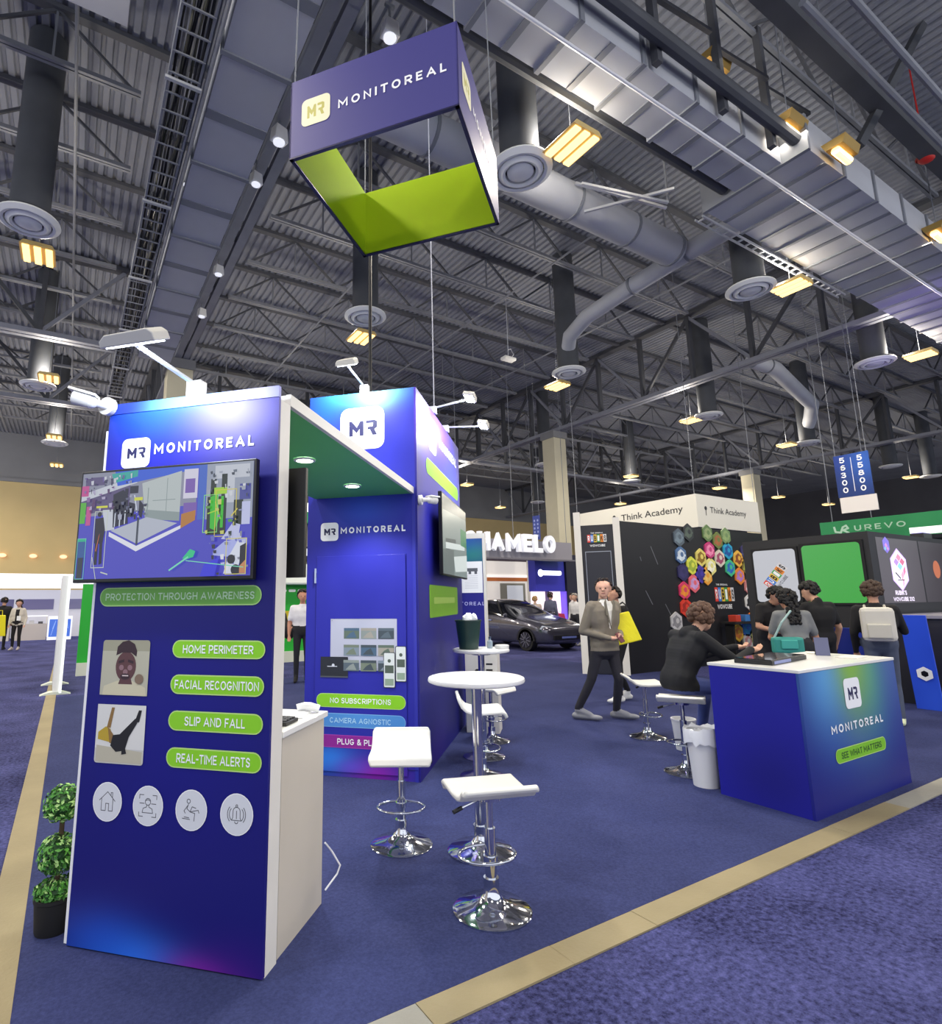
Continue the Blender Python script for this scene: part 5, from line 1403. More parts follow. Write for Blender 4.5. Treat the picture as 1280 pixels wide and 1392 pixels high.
# cut corner panel with the door, and the long picture wall along x
ang = math.atan2(.61, -.46)
Mc = Matrix.Rotation(ang, 4, 'Z')      # local x runs from the picture wall corner towards the left end; -y faces the hall? (flipped below)
Lc = .78
def CB(b_args, mi=0): return B().box(*b_args, mi, Mc)
CB((0.05, Lc - .05, 0, .04, 0, 3.2)).build('corner_panel', BLK_P, gs)
CB((-.09, .05, -.02, .09, 0, 3.34)).build('white_post', WHITE, gs)
CB((Lc - .05, Lc + .09, -.02, .09, 0, 3.5)).build('white_post', WHITE, gs)
dd = CB((.12, Lc - .12, .041, .06, .02, 2.62)).build('door', mat('#20222E', .45), gs)
for a in ((.12, Lc - .12, .06, .064, 2.6, 2.615), (.12, .132, .06, .064, .02, 2.6), (Lc - .132, Lc - .12, .06, .064, .02, 2.6)):
    CB(a).build('door_edge', mat('#9AA0AE', .4), dd)
B().box(.08, 5.9, 0, .08, 0, 3.28).build('picture_wall', BLK, gs)
RUB = ('#E04030', '#3D7BD0', '#E8C23A', '#3FA34E', '#E58A2E', '#D6D6DA')
def word_block(par, loc, rz, w, hgt, seed=0):
    """the stand's word mark: each letter on a tile of its own colour"""
    word = "RUBIK'S"; b = B(); mats_ = []
    cw = w / 6.2; x = -w / 2; k = 0
    root = None
    lay = []
    for ch in word:
        if ch == "'": continue
        m = mat(RUB[k], .5)
        lay.append((m, [rect(x + .04 * cw, -hgt / 2, x + .97 * cw, hgt / 2)]))
        x += cw; k += 1
    root = paint('word_mark', lay, par, loc, rz)
    x = -w / 2
    for i, ch in enumerate("RUBIKS"):
        text(ch, cw * .62, hgt * .72, BLACK if i in (2, 4, 5) else PAPER, root, (x + cw / 2, -.004, 0), bold=.03, name='letter')
        x += cw
    text("'", cw * .12, hgt * .2, PAPER, root, (x - cw * 1.02, -.005, hgt * .38), bold=.02, name='letter')
    return root
# door panel sign
nx = Vector((math.cos(ang), math.sin(ang), 0))
pos = nx * (Lc / 2); outv = Mc.to_3x3() @ Vector((0, .07, 0))
rz_c = ang + PI
word_block(gs, (pos.x + outv.x, pos.y + outv.y, 2.9), rz_c, .42, .17)
text('WOWCUBE', .32, .055, PAPER, gs, (pos.x + outv.x, pos.y + outv.y, 2.74), rz_c, bold=.03)
text('THE ORIGINAL', .26, .03, PAPER, gs, (pos.x + outv.x, pos.y + outv.y, 3.02), rz_c)
# hexagon pictures (world x, z on the wall at y = 8.3)
HEX = [(12.39, 3.0, '#4E5A66', '#6A7A86'), (12.78, 3.14, '#2A2E30', '#4E5A50'), (13.56, 3.16, '#5E7A4A', '#8A9A6A'), (13.97, 3.0, '#6A7A3E', '#A0603A'), (14.34, 3.13, '#6E8A5A', '#8AA06A'),
       (13.58, 2.74, '#C23A78', '#E88AB0'), (14.37, 2.75, '#2AA0C8', '#1E4E9A'), (13.19, 2.55, '#E0D070', '#8A6A1E'), (13.98, 2.55, '#D8CFC0', '#A04A6A'), (12.8, 2.34, '#D8DC50', '#9AB03A'),
       (13.57, 2.34, '#E8E08A', '#F0EEDA'), (14.8, 2.56, '#E8B84A', '#8A4A2A'), (14.39, 2.32, '#4AC08A', '#2E6AC0'), (14.78, 2.12, '#E88A3A', '#B07ACA'), (12.82, 1.92, '#E86A78', '#C8A0D8'),
       (12.42, 1.75, '#D83A6A', '#E8902E'), (12.42, 1.36, '#E0402E', '#A82A20'), (13.12, 2.14, '#4A3AA8', '#3A2E88'), (13.36, 2.1, '#E8A03A', '#E8C06A'), (12.41, 2.58, '#4A6A98', '#C8D4E0'), (12.43, 2.18, '#2E2A5A', '#3A3468'),
       (15.13, 2.37, '#7A6A3A', '#A8B04A'), (15.2, 1.04, '#E87A2E', '#F0C08A'), (15.11, 1.45, '#E4E4E4', '#2A2A2E'), (14.44, .71, '#E8B83A', '#D8803A'), (14.84, .8, '#3A6AC0', '#2E8AB8'), (15.14, .6, '#A8B86A', '#D8C88A'),
       (14.82, .48, '#E8E4D8', '#E0A0A0'), (15.16, 1.86, '#D88A8A', '#E8E0E0'), (12.02, 1.05, '#C8C8CC', '#8A8A90'), (15.16, 2.75, '#3E3A6A', '#5A5A9A')]
hexp = lambda cx, cz, r, s=1.0: [(cx + s * r * math.cos(PI / 6 + i * PI / 3), cz + r * math.sin(PI / 6 + i * PI / 3)) for i in range(6)]
for x, z, c1, c2 in HEX:
    b = B()
    b.prism(hexp(0, 0, .225), -.03, 0, 0)
    hx = b.build('hexagon_picture', mat(c1, .45, var=.15, vscale=6.), gs, (x - 10.2, 0, z))
    paint('picture_print', [(mat(c2, .45, var=.2, vscale=9.), [hexp(0, 0, .15), [(-.17, -.1), (.17, -.02), (.17, .03), (-.17, -.04)]]), (mat(c1, .45), [disc(.03, .02, .06)])], hx, (0, -.031, 0))
word_block(gs, (14.07 - 10.2, -.003, 1.66), 0, .85, .34)
text('WOWCUBE', .62, .12, PAPER, gs, (14.02 - 10.2, -.003, 1.36), 0, bold=.03)
text('THE ORIGINAL', .5, .05, PAPER, gs, (13.98 - 10.2, -.003, 1.9), 0)
for a in (((11.35, 2.75), (11.55, 2.35)), ((11.05, 1.75), (11.25, 1.45)), ((11.7, 1.45), (11.9, 1.15)), ((10.95, 2.5), (10.98, 2.42))):
    q = stroke([(p_[0] - 10.2, p_[1]) for p_ in a], .02)
    paint('line_print', [(mat('#6A6C74', .5), q)], gs, (0, -.002, 0))
# low display shelf with small products before the hexagons
t = thing('display_shelf', 'black shelf with coloured boxes at the foot of the hexagon wall', 'shelf', (14.3, 7.9, 0))
B().box(-.6, 1.2, 0, .35, .95, 1.0).build('shelf_top', BLACK_MATTE, t)
for x in (-.5, 1.1): B().box(x - .03, x + .03, .1, .3, 0, .95).build('leg', BLACK_MATTE, t)
for i, (x, c_, l) in enumerate(((-.3, '#C8402E', 'small red box on the black shelf by the hexagons'), (.1, '#3E7AC0', 'small blue box on the black shelf by the hexagons'), (.5, '#3A3A40', 'small dark box on the black shelf by the hexagons'))):
    tag(B().box(-.1, .1, 0, .2, 0, .16).build('product_box', mat(c_, .5), None, (14.3 + x, 7.98, 1.0), bevel=.01), l, 'box')

# screen block: one face looks down the hall, the other along it
sb = thing('screen_wall', 'black block with a white logo screen and a green screen', 'screen', (11.0, 4.05, 0))
B().box(0, .4, 0, 2.0, 0, 2.62).build('body', BLK, sb)
B().box(.401, 3.4, 0, .4, 0, 2.62).build('body', BLK, sb)
def side(polys): return polys
rzs = -PI / 2     # a print facing -x: local x runs towards -y
def face_x(name, lay, z=0): return paint(name, lay, sb, (-.002, 2.0, 0), rzs)
o = B().box(-.03, -.0005, 1.05, 1.85, 1.46, 2.47).build('screen_bezel', BLACK_MATTE, sb, bevel=.01)
paint('white_screen', [(screen('#BEBFC6'), [rrect(0, 0, .72, .93, .06)])], sb, (-.0315, 1.81, 1.5), rzs)
w = word_block(sb, (-.034, 1.45, 1.97), rzs, .5, .17)
w.rotation_euler = (0, -.8, 0); w.rotation_euler = (Matrix.Rotation(rzs, 4, 'Z') @ Matrix.Rotation(-.85, 4, 'Y')).to_euler()
o2 = text('WOWCUBE', .36, .06, mat('#4A4E58', .5), sb, (-.035, 1.38, 1.82), rzs, bold=.02)
o2.rotation_euler = (Matrix.Rotation(rzs, 4, 'Z') @ Matrix.Rotation(-.85, 4, 'Y')).to_euler()
B().box(-.03, -.0005, .08, 1.02, 1.44, 2.5).build('screen_bezel', BLACK_MATTE, sb, bevel=.01)
paint('green_screen', [(screen('#43A845', .6), [rrect(0, 0, .86, .98, .06)])], sb, (-.0315, .98, 1.48), rzs)
# lit glass picture facing the aisle
paint('lit_glass_print', [(mat('#4A4248', .3, emit=.12), [rect(.25, 1.47, 1.9, 2.54)]), (mat('#3A3238', .3, emit=.1), [rect(1.95, 1.47, 3.3, 2.54)]),
    (mat('#C7A6F2', .3, emit=.5), [hexp(1.0, 2.02, .36, 1.0)]), (mat('#F6EEFF', .3, emit=.55), [hexp(1.0, 2.02, .335, 1.0)])], sb, (0, -.002, 0))
HX = 1.0; HZ = 2.04
rh = lambda cx, cz, ux, uz, vx, vz: [(cx, cz), (cx + ux, cz + uz), (cx + ux + vx, cz + uz + vz), (cx + vx, cz + vz)]
cube = []
for i in range(2):
    for j in range(2):
        cube.append((mat(('#B08AD8', '#D08AA8', '#8ACBD0', '#C86A8A')[i * 2 + j], .4, emit=.45), [rh(HX - .2 + .12 * i + .11 * j, HZ + .1 - .07 * i + .08 * j, .11, -.065, .1, .072)]))
        cube.append((mat(('#E0A0B8', '#F0B0C8', '#D87AA0', '#F4D0E0')[i * 2 + j], .4, emit=.45), [rh(HX + .03 + .1 * i, HZ - .1 + .08 * i - .12 * j, .095, .072, .0, -.11)]))
cube.append((mat('#2A1E38', .5), [rh(HX - .2, HZ - .08, .17, -.1, .02, .02), rh(HX - .14, HZ - .2, .26, -.0, .0, .015)]))
paint('emblem_print', cube, sb, (0, -.0045, 0))
paint('emblem_print', [(mat('#7A6AD0', .4, emit=.4), [hexp(.62, 2.42, .14)]), (mat('#C88AC8', .4, emit=.4), [rh(.56, 2.42, .06, .04, .05, -.05), rh(.62, 2.36, .05, .04, .04, -.04)]), (mat('#7AC0C8', .4, emit=.4), [rh(.52, 2.36, .05, .04, .04, -.04)])], sb, (0, -.003, 0))
text("RUBIK'S", .44, .08, mat('#F4E8FF', .4, emit=.5), sb, (.92, -.004, 1.635), bold=.03)
text('WOWCUBE 2X2', .82, .075, mat('#F4E8FF', .4, emit=.5), sb, (1.0, -.004, 1.53), bold=.03)
paint('orange_print', [(mat('#B0603A', .4, emit=.4), [disc(2.6, 2.05, .16)])], sb, (0, -.004, 0))
# demo counter below it, with the blue board
t = thing('demo_counter', 'black demo counter below the lit glass wall at the right edge', 'counter', (10.9, 3.0, 0))
B().box(0, 3.2, .2, .9, 0, 1.25).build('cabinet', BLK_P, t, bevel=.01)
B().box(-.05, 3.25, .15, .95, 1.251, 1.3).build('worktop', mat('#8A8894', .3), t, bevel=.005)
t = thing('leaning_board', 'blue board with a white hexagon emblem leaning by the demo counter', 'board', (10.55, 3.3, 0), .0)
M = Matrix.Rotation(-.1, 4, 'Y')
B().box(-.03, 0, .0, .3, 0, 1.32, 0, M).build('board', print_mat('blue_board_print', '#2A50D8', [(.0, .1, .3, .5, '#3A66F0', .6)], ax=(1, 2)), t)
o = paint('emblem', [(PAPER, [hexp(0, 0, .1)]), (BLACK, [hexp(0, 0, .045)])], t, (-.095, .13, .5), rzs)
o.rotation_euler = (M @ Matrix.Rotation(rzs, 4, 'Z')).to_euler()
t = thing('leaning_board', 'second blue board half hidden behind the white backpack', 'board', (9.75, 3.95, 0), .2)
B().box(-.03, 0, -.18, .18, 0, 1.15, 0, M).build('board', mat('#2438A0', .5), t)
t = thing('stack_of_boxes', 'white product box on the floor at the right edge', 'box', (11.5, 3.03, .55))
B().box(0, .5, 0, .16, 0, .55).build('carton', PAPER, t, bevel=.01)
t.name = 'product_carton'
B().box(-.02, .55, -.02, .19, -.06, -.001).build('shelf_board', BLACK_MATTE, t)
B().box(0, .5, .0, .16, -.55, -.061).build('stand', BLACK_MATTE, t)

# white header box of the academy stand behind
ah = thing('hanging_header', 'white header box with black lettering above the hexagon stand', 'sign', (15.1, 9.45, 3.55))
HW = mat('#D8D6CC', .6, emit=0)
B().box(0, .06, 0, 4.6, 0, .95).build('side_panel', HW, ah)
B().box(.061, 3.2, 0, .06, 0, .95).build('front_panel', HW, ah)
text('Think Academy', 2.15, .26, mat('#2A2A2E', .5), ah, (-.004, 1.5, .55), rzs, bold=.008)
text('Think Academy', 1.85, .23, mat('#2A2A2E', .5), ah, (1.55, -.004, .5), 0, bold=.008)
for dx, r_ in ((2.85, rzs),):
    paint('emblem', [(mat('#2A2A2E', .5), [disc(0, .06, .06), rect(-.015, -.15, .015, .02)])], ah, (-.004, dx, .58), r_)
paint('emblem', [(mat('#2A2A2E', .5), [disc(0, .06, .06), rect(-.015, -.15, .015, .02)])], ah, (.42, -.004, .5), 0)
for x, y in ((.1, .1), (.1, 4.5), (3.1, .03)):
    B().cyl((x, y, .95), (x, y, 8.1), .01, n=5).build('hanging_wire', STEEL, ah)
# grey stand banner to the right of it, far
t = thing('stand_header', 'dark header with a pale word mark beyond the white academy header', 'sign', (20.5, 11.0, 2.7))
B().box(0, .1, -3.2, .5, 0, .75).build('panel', mat('#2E2C3E', .6), t)
paint('word_mark', [(mat('#C8CAD4', .5), [[(.0, 0), (.9, .05), (.8, .12), (.1, .1)], [(1.0, .02), (1.15, .02), (1.08, .2)], rect(1.2, .02, 1.35, .18), [(1.4, .02), (1.5, .2), (1.6, .02)]])], t, (-.003, .3, .3), rzs)
B().box(.02, .08, -3.1, .4, -2.7, -.001).build('wall_panel', mat('#1C1A26', .7), t)

# green hanging header
gh = thing('hanging_header', 'green curved header with white lettering above the lit glass wall', 'sign', (18.0, 7.7, 3.05))
B().box(0, .08, -6.5, 0, 0, .56).build('front_panel', mat('#1F8A50', .6), gh)
B().box(-.002, -.0005, -6.5, -1.95, .02, .2).build('white_band', mat('#E8F2EC', .5, emit=.5), gh)
text('UREVO', 1.1, .16, mat('#A8CFB4', .5), gh, (-.004, -1.35, .32), rzs, bold=.02, space=1.2)
paint('emblem', [(mat('#B4D8C0', .5), stroke([(-.16, .08), (-.14, -.05), (-.02, -.08), (.04, .06), (.12, .1), (.16, .02), (.04, -.02), (.16, -.1)], .05))], gh, (-.004, -.5, .32), rzs)
for y in (-.3, -1.2, -6): B().cyl((.04, y, .56), (.04, y, 8.6), .01, n=5).build('hanging_wire', STEEL, gh)
tag(B().box(18.6, 19.0, 2, 9.5, 0, 3.0).build('stand_wall', mat('#242228', .7)), 'dark stand wall beneath the green header', 'wall panel')
t = thing('aisle_banner', 'blue hanging banner with the numbers 56300 and 55800 above a white card', 'banner', (16.0, 6.36, 3.56))
B().box(0, .02, -.72, 0, .38, 1.42).build('blue_banner', print_mat('banner_print', '#16306E', [(-.1, 1.3, .5, .5, '#1E3A90', .7), (-.6, 1.2, .4, .6, '#2E66C8', .7)], ax=(1, 2)), t)
B().box(0, .02, -.76, -.02, 0, .375).build('white_card', mat('#D8D4D2', .6), t)
for s_, y in (('56300', -.17), ('55800', -.53)):
    for i, ch in enumerate(s_):
        text(ch, .11, .135, PAPER, t, (-.004, y, 1.29 - .185 * i), rzs, bold=.02, name='numeral')
paint('divider_line', [(PAPER, [rect(0, .5, .012, 1.33)])], t, (-.003, -.35, 0), rzs)
for y in (-.68, -.04): B().cyl((.01, y, 1.42), (.01, y, 8.1), .008, n=5).build('hanging_wire', STEEL, t)

# ================================================================== behind: the car, the letter sign and stands
car = thing('car', 'dark grey crossover car parked beyond the bar tables', 'car', (13.3, 15.2, 0), 0)
# stations along y (front is -y): y, half width at sill, belt, roof; heights: sill, belt, roof
CARP = mat('#50505E', .18, .5, coat=.8); GLASS = mat('#0E1016', .05, coat=.6); TRIMD = mat('#0E0E12', .5)
ST = [(-2.36, .60, .62, .50, .34, .62, .66), (-2.28, .78, .80, .62, .26, .70, .74), (-2.05, .88, .90, .70, .22, .80, .85), (-1.5, .93, .93, .72, .22, .92, .98), (-1.0, .94, .93, .70, .22, .99, 1.08),
      (-.45, .94, .92, .64, .22, 1.04, 1.36), (.1, .94, .92, .60, .22, 1.06, 1.57), (.8, .94, .92, .60, .22, 1.08, 1.62), (1.5, .94, .92, .58, .22, 1.10, 1.56), (2.0, .93, .91, .56, .24, 1.12, 1.4), (2.3, .86, .86, .62, .3, 1.1, 1.16), (2.36, .7, .74, .6, .4, .9, .94)]
b = B(); rows = []
for (y, ws, wb, wr, zs, zb, zr) in ST:
    half = [(.0, zs - .02), (ws * .9, zs - .02), (ws, zs + .1), (max(ws, wb) + .01, (zs + zb) / 2 + .05), (wb, zb), (wr + (wb - wr) * .12, zb + (zr - zb) * .86), (wr * .8, zr), (0, zr + .015)]
    ring = [(x, y, z) for x, z in half] + [(-x, y, z) for x, z in half[-2:0:-1]]
    rows.append(len(b.v)); b.v += ring
n = 14
for i in range(len(ST) - 1):
    for j in range(n):
        j2 = (j + 1) % n
        gl = (j in (4, 9) and 5 <= i <= 8) or (i == 4 and j in (4, 5, 6, 7, 8, 9)) or (i == 5 and j in (5, 6, 7, 8)) or (i == 9 and j in (5, 6, 7, 8))
        b.f.append((rows[i] + j, rows[i + 1] + j, rows[i + 1] + j2, rows[i] + j2)); b.m.append(1 if gl else 0)
b.f.append(tuple(rows[0] + j for j in range(n))); b.m.append(0)
b.f.append(tuple(rows[-1] + j for j in reversed(range(n)))); b.m.append(0)
cb = b.build('body', [CARP, GLASS], car, smooth=40)
ss = cb.modifiers.new('subsurf', 'SUBSURF'); ss.levels = 1; ss.render_levels = 2
for x in (-1, 1):
    for y in (-1.45, 1.5):
        wl = B().cyl((x * .74, y, .34), (x * .945, y, .34), .34, .33, 28).build('wheel', mat('#0C0C0E', .7), car, smooth=30)
        B().cyl((x * .945, y, .34), (x * .957, y, .34), .25, .24, 24).build('rim', mat('#3A3A44', .35, .7), wl, smooth=30)
        for k in range(10):
            a = 2 * PI * k / 10
            B().beam((x * .958, y + .05 * math.cos(a), .34 + .05 * math.sin(a)), (x * .962, y + .235 * math.cos(a + .15), .34 + .235 * math.sin(a + .15)), .035, .02).build('spoke', mat('#9A9AA4', .3, .8), wl)
        b2 = B(); b2.prism([(y + .41 * math.cos(q * PI / 10), .32 + .41 * math.sin(q * PI / 10)) for q in range(11)], 0, .01, 0, Matrix(((0, x * 1.0, 0, x * .935), (1, 0, 0, 0), (0, 0, 1, 0), (0, 0, 0, 1))))
        b2.build('wheel_arch', TRIMD, car)
    B().tube([(x * .93, -.62, 1.03), (x * 1.0, -.66, 1.06)], .02, 6).ball((x * 1.06, -.66, 1.09), .1, 12, sc=(1, .6, .7)).build('mirror', CARP, car, smooth=60)
    B().prism([(-.2, 0), (.12, -.02), (.16, .07), (-.12, .11)], -.02, .02, 0, Matrix.Translation((x * .74, -2.16, .68)) @ Matrix.Rotation(x * .6, 4, 'Z')).build('headlamp', mat('#C9D2E0', .1, coat=.5), car, bevel=.01)
    B().beam((x * .935, -.35, 1.06), (x * .62, .25, 1.55), .05, .03).build('window_pillar', TRIMD, car)
    B().beam((x * .93, .62, 1.08), (x * .66, .62, 1.56), .06, .03).build('window_pillar', TRIMD, car)
    B().box(x * .945 - .01, x * .945 + .01, .2, .42, .9, .93).build('door_handle', CHROME, car)
B().box(-.62, .62, -2.37, -2.33, .36, .5).build('lower_grille', TRIMD, car, bevel=.01)
B().box(-.3, .3, -2.385, -2.37, .4, .46).build('air_dam', mat('#6E7CC0', .3), car)
for a in (((.7, -1.05, 1.0), (-.7, -1.05, 1.0)),): B().cyl(a[0], a[1], .012, n=6).build('wiper', TRIMD, car)

# white letter sign
cs = thing('letter_sign', 'large white block letters standing on a grey fascia above the car', 'sign', (12.2, 16.2, 3.32))
LW = mat('#E8EAF2', .4, emit=.22)
x = -.35; 
for ch, w_ in (('C', .5), ('H', .56), ('A', .6), ('M', .72), ('E', .48), ('L', .46), ('O', .6)):
    me = glyph_mesh(ch, w_ * .9, .68, .16, .25, .1); me.materials.clear(); me.materials.append(LW)
    put('letter', me, cs, (x + w_ / 2, 0, .36)); x += w_ + .075
B().box(-.5, 5.2, .18, .3, -.2, .5).build('fascia', mat('#8E8C96', .6), cs)
B().box(-.5, 5.2, .0, .3, -.26, -.201).build('ledge', mat('#6A6872', .6), cs)
for x_ in (-.4, 2.2, 5.0): B().cyl((x_, .25, .5), (x_, .25, 8.4), .012, n=5).build('hanging_wire', STEEL, cs)

# stands behind the car
t = thing('exhibition_stand', 'white stand with an orange band behind the car', 'booth', (16.4, 21.2, 0))
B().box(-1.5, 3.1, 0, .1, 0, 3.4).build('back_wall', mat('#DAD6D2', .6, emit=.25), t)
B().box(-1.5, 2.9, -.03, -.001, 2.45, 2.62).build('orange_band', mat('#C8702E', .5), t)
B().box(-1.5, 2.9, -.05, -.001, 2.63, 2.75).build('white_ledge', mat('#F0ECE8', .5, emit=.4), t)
B().box(1.2, 2.75, -.03, -.001, 0, 2.35).build('doorway', mat('#8A8A80', .7), t)
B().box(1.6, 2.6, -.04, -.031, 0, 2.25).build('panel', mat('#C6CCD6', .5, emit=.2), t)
B().box(2.92, 3.1, -.08, -.001, 0, 3.5).build('edge_post', WHITE, t)
B().box(-1.5, 3.0, -.02, .5, 3.41, 4.3).build('header', mat('#4A3E4A', .7), t)
blue_stand = t = thing('exhibition_stand', 'blue stand with a glowing white bar and a pink-lit showcase behind the car', 'booth', (15.95, 17.0, 0))
B().box(0, 1.95, 0, .5, 2.2, 3.75).build('header', print_mat('blue_stand_print', '#3A3AB8', [(1.0, 3.6, 1.2, .35, '#2E4A8A', .9)]), t)
B().box(2.0, 3.6, -.1, .5, 0, 3.95).build('side_block', mat('#1E1E34', .6), t)
paint('white_bar', [(mat('#F0F6FF', .4, emit=1.6), [rrect(.3, 2.95, 1.75, 3.16, .1), disc(.34, 3.05, .17)])], t, (0, -.004, 0))
B().box(0, 1.9, .3, .4, 0, 2.2).build('showcase', mat('#F0DCE6', .5, emit=.85), t)
B().box(.85, .95, .1, .29, 0, 2.2).build('post', mat('#5A4E7A', .5), t)
B().box(.1, 1.9, -.2, .25, 0, .85).build('counter', mat('#C88AB0', .5), t)
B().box(1.92, 1.99, -.05, .5, 0, 2.2).build('violet_post', mat('#6A4ED8', .4, emit=.4), t)
t = thing('paper_bag', 'pink bag on the counter of the pink-lit showcase', 'bag', (16.9, 16.75, .72))
t.scale = (.8, .8, .8); blue_stand.scale = (.82, .82, .86)
B().prism([(-.35, -.1), (.35, -.1), (.25, .35), (-.2, .4)], -.1, .1).build('bag_body', mat('#D8406A', .5), t, bevel=.02)
B().tube([(-.1, 0, .33), (-.08, 0, .45), (.1, 0, .45), (.12, 0, .33)], .01, 5).build('handle', mat('#D8406A', .5), t)

# green stand seen between the towers and left of the front tower
gw = thing('exhibition_stand', 'green stand wall seen behind and between the two towers', 'booth', (.25, 15.2, 0))
GR = mat('#17A02C', .6, var=.04); GRL = mat('#E8F0E6', .5)
B().box(0, 7.2, 0, .1, .28, 2.05).build('green_wall', GR, gw)
B().box(0, 7.2, -.08, .1, 0, .279).build('white_plinth', mat('#C9D0C2', .6), gw)
B().box(4.2, 7.2, -.3, .1, 2.051, 2.62).build('white_cabinet', GRL, gw, bevel=.05)
B().box(4.75, 5.15, -.02, -.001, .85, 1.35).build('yellow_panel', mat('#B8A81E', .6), gw)
paint('white_script', [(GRL, [rrect(4.4 + .26 * i, 1.86, 4.4 + .26 * i + .2, 1.93, .03) for i in range(5)])], gw, (0, -.003, 0))
B().box(4.0, 7.2, -.4, .1, 3.75, 4.05).build('green_header', mat('#1E8A46', .6), gw)
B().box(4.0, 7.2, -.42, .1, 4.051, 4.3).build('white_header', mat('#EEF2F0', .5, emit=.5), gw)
B().box(4.0, 7.2, .02, .1, 2.64, 3.74).build('grey_wall', mat('#8E8A80', .7), gw)
for x_ in (4.05, 7.15): B().box(x_ - .04, x_ + .04, .0, .08, 2.06, 3.75).build('post', WHITE, gw)
t = thing('wall_monitor', 'black monitor on the grey wall above the green stand', 'screen', (5.6, 14.9, 2.68))
B().box(-.45, .45, 0, .08, 0, .42).build('panel', BLACK, t, bevel=.01)
B().box(-.28, .5, -.01, -.001, .16, .36).build('picture', mat('#B9BEC8', .4, emit=.4), t)
B().box(-.05, .05, .08, .3, .1, .3).build('bracket', BLACK, t)
# white light panel on feet at the left
t = thing('standing_panel', 'slim white standing light panel with flat feet left of the front tower', 'panel', (-.09, 12.5, 0), .02)
B().box(-.05, .05, -.2, 1.6, .03, 2.12).build('panel', mat('#E6E8E6', .5), t, bevel=.01)
B().box(.052, .09, -.24, -.16, .03, 2.14).build('glowing_edge', mat('#F4FAF4', .4, emit=.5), t)
for y in (-.1, 1.4):
    B().prism([(-.24, 0), (.24, 0), (.1, .05), (-.1, .05)], y - .12, y + .12).build('foot', mat('#D0D8CE', .5), t)
# far left stand
t = thing('exhibition_stand', 'long white stand with display counters on the far left aisle', 'booth', (-8, 31.2, 0))
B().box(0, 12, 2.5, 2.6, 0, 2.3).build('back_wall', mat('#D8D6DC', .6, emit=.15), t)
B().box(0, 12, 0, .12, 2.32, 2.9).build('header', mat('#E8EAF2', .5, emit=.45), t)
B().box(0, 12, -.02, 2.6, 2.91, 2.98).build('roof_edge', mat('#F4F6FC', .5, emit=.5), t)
for i in range(7): B().box(1.0 + i * 1.65, 2.4 + i * 1.65, 2.46, 2.499, 1.35, 1.85).build('picture_panel', mat(('#7E78A0', '#8A86A8', '#6E6A92')[i % 3], .5), t)
for x_ in (.05, 7.9, 11.9): B().box(x_ - .05, x_ + .05, .0, .1, 0, 2.32).build('post', WHITE, t)
def glass_counter(label, x, w_, col):
    t = thing('display_counter', label, 'counter', (x, 31.3, 0))
    B().box(0, w_, 0, .6, 0, .72).build('cabinet', mat(col, .5), t)
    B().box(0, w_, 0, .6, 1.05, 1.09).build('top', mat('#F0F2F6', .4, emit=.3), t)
    for x_ in (.02, w_ - .02): B().box(x_ - .02, x_ + .02, .0, .04, .72, 1.05).build('corner_post', WHITE, t)
    for i in range(int(w_ / .35)):
        B().box(.15 + i * .35, .33 + i * .35, .2, .4, .721, .82 + .05 * (i % 2)).build('exhibit', mat(('#8A8A92', '#C8C8CC', '#4A4A52')[i % 3], .4), t)
    return t
glass_counter('white display counter with small exhibits behind the woman in the pale jacket', -2.0, 1.2, '#BFB8B4')
glass_counter('longer white display counter at the left edge', -4.6, 2.4, '#C9C4C2')
t = thing('light_box', 'blue picture light box at the end of the far left counters', 'panel', (-.75, 30.9, 0))
B().box(0, .95, 0, .12, 0, 1.06).build('frame', mat('#E8ECF4', .5, emit=.3), t)
paint('blue_picture', [(mat('#3E68C8', .5, emit=.35), [rect(.06, .14, .89, .92)]), (mat('#8AA8E8', .5, emit=.35), stroke([(.15, .2), (.3, .85), (.2, .5)], .02) + stroke([(.6, .4), (.75, .8), (.8, .5)], .02))], t, (0, -.003, 0))
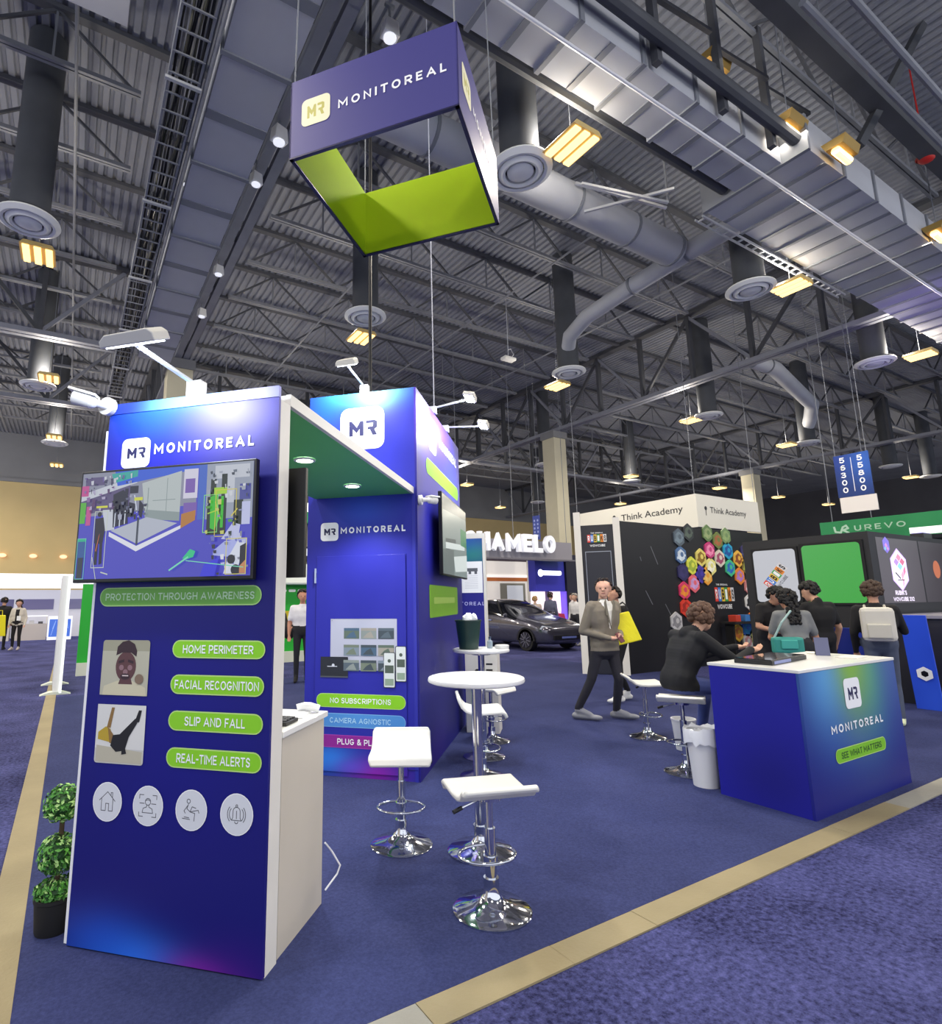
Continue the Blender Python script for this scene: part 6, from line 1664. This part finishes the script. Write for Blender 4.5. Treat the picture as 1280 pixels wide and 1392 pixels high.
# small warm wall lamps on the tan far wall
for i, (x, l) in enumerate(((-3.52, 'small warm spot on the tan far wall, at the left edge'), (-2.03, 'small warm spot on the tan far wall, middle one'), (-.51, 'small warm spot on the tan far wall, beside the screen'))):
    t = thing('wall_lamp', l, 'lamp', (x, 39.9, 4.4))
    B().ball((0, -.05, 0), .2, 12, sc=(1, .3, .6)).build('lens', mat('#F0B088', .4, emit=1.2), t, smooth=60)
    B().box(-.1, .1, -.02, .0, -.05, .05).build('back_plate', STEEL, t)
# the rest of the stands far across the hall, low and dark
for i, (x, y, w_, d, hgt, c_, l) in enumerate(((24, 14, 8, 3, 2.7, '#23222A', 'low dark stand far right beyond the numbered banner'), (27, 27, 10, 3, 3.2, '#2A2A32', 'low dark stand far behind the academy header'), (40, 10, 4, 8, 3.0, '#3A3A40', 'grey stand in the distance right of the banner'),
        (7, 27, 7, 3, 3.0, '#4A4A56', 'grey stand in the distance behind the back tower'))):
    t = thing('far_stand', l, 'booth', (x, y, 0))
    B().box(0, w_, 0, d, 0, hgt).build('walls', mat(c_, .7, var=.2, vscale=.8), t)
    B().box(-.1, w_ + .1, -.1, d + .1, hgt + .001, hgt + .5).build('header', mat(('#4A4A54', '#5A5660', '#8A8680', '#8A8A9A')[i], .6), t)

# violet up-light, a fixture added on the screen block to tint the wide duct
t = thing('added_up_light', 'added violet up-light on top of the black screen block', 'light', (13.8, 4.25, 2.62))
B().box(-.2, .2, -.1, .1, 0, .12).build('housing', BLACK, t, bevel=.01)
B().box(-.17, .17, -.08, .08, .121, .125).build('lens', mat('#7A5AFF', .3, emit=2.), t)
li = bpy.data.lights.new('added_violet_beam', 'SPOT'); li.energy = 420; li.color = (.42, .3, 1); li.spot_size = .75; li.spot_blend = .8
lo = bpy.data.objects.new('added_violet_beam', li); COL.objects.link(lo); lo.parent = t; lo.location = (0, 0, .2); lo.rotation_euler = (PI, .66, 0)

t = thing('aisle_banner', 'small far blue banner hanging left of the tan column', 'banner', (15.5, 16.45, 3.86))
B().box(0, .02, -.3, .08, 0, .95).build('blue_banner', mat('#3A4A9A', .6), t)
paint('pale_marks', [(mat('#9AA6DA', .5), [rect(.06 + .18 * i, .12 + .15 * j, .14 + .18 * i, .2 + .15 * j) for i in range(2) for j in range(5)])], t, (-.003, .08, 0), rzs)
for y in (-.28, .06): B().cyl((.01, y, .95), (.01, y, 7.8), .008, n=5).build('hanging_wire', STEEL, t)
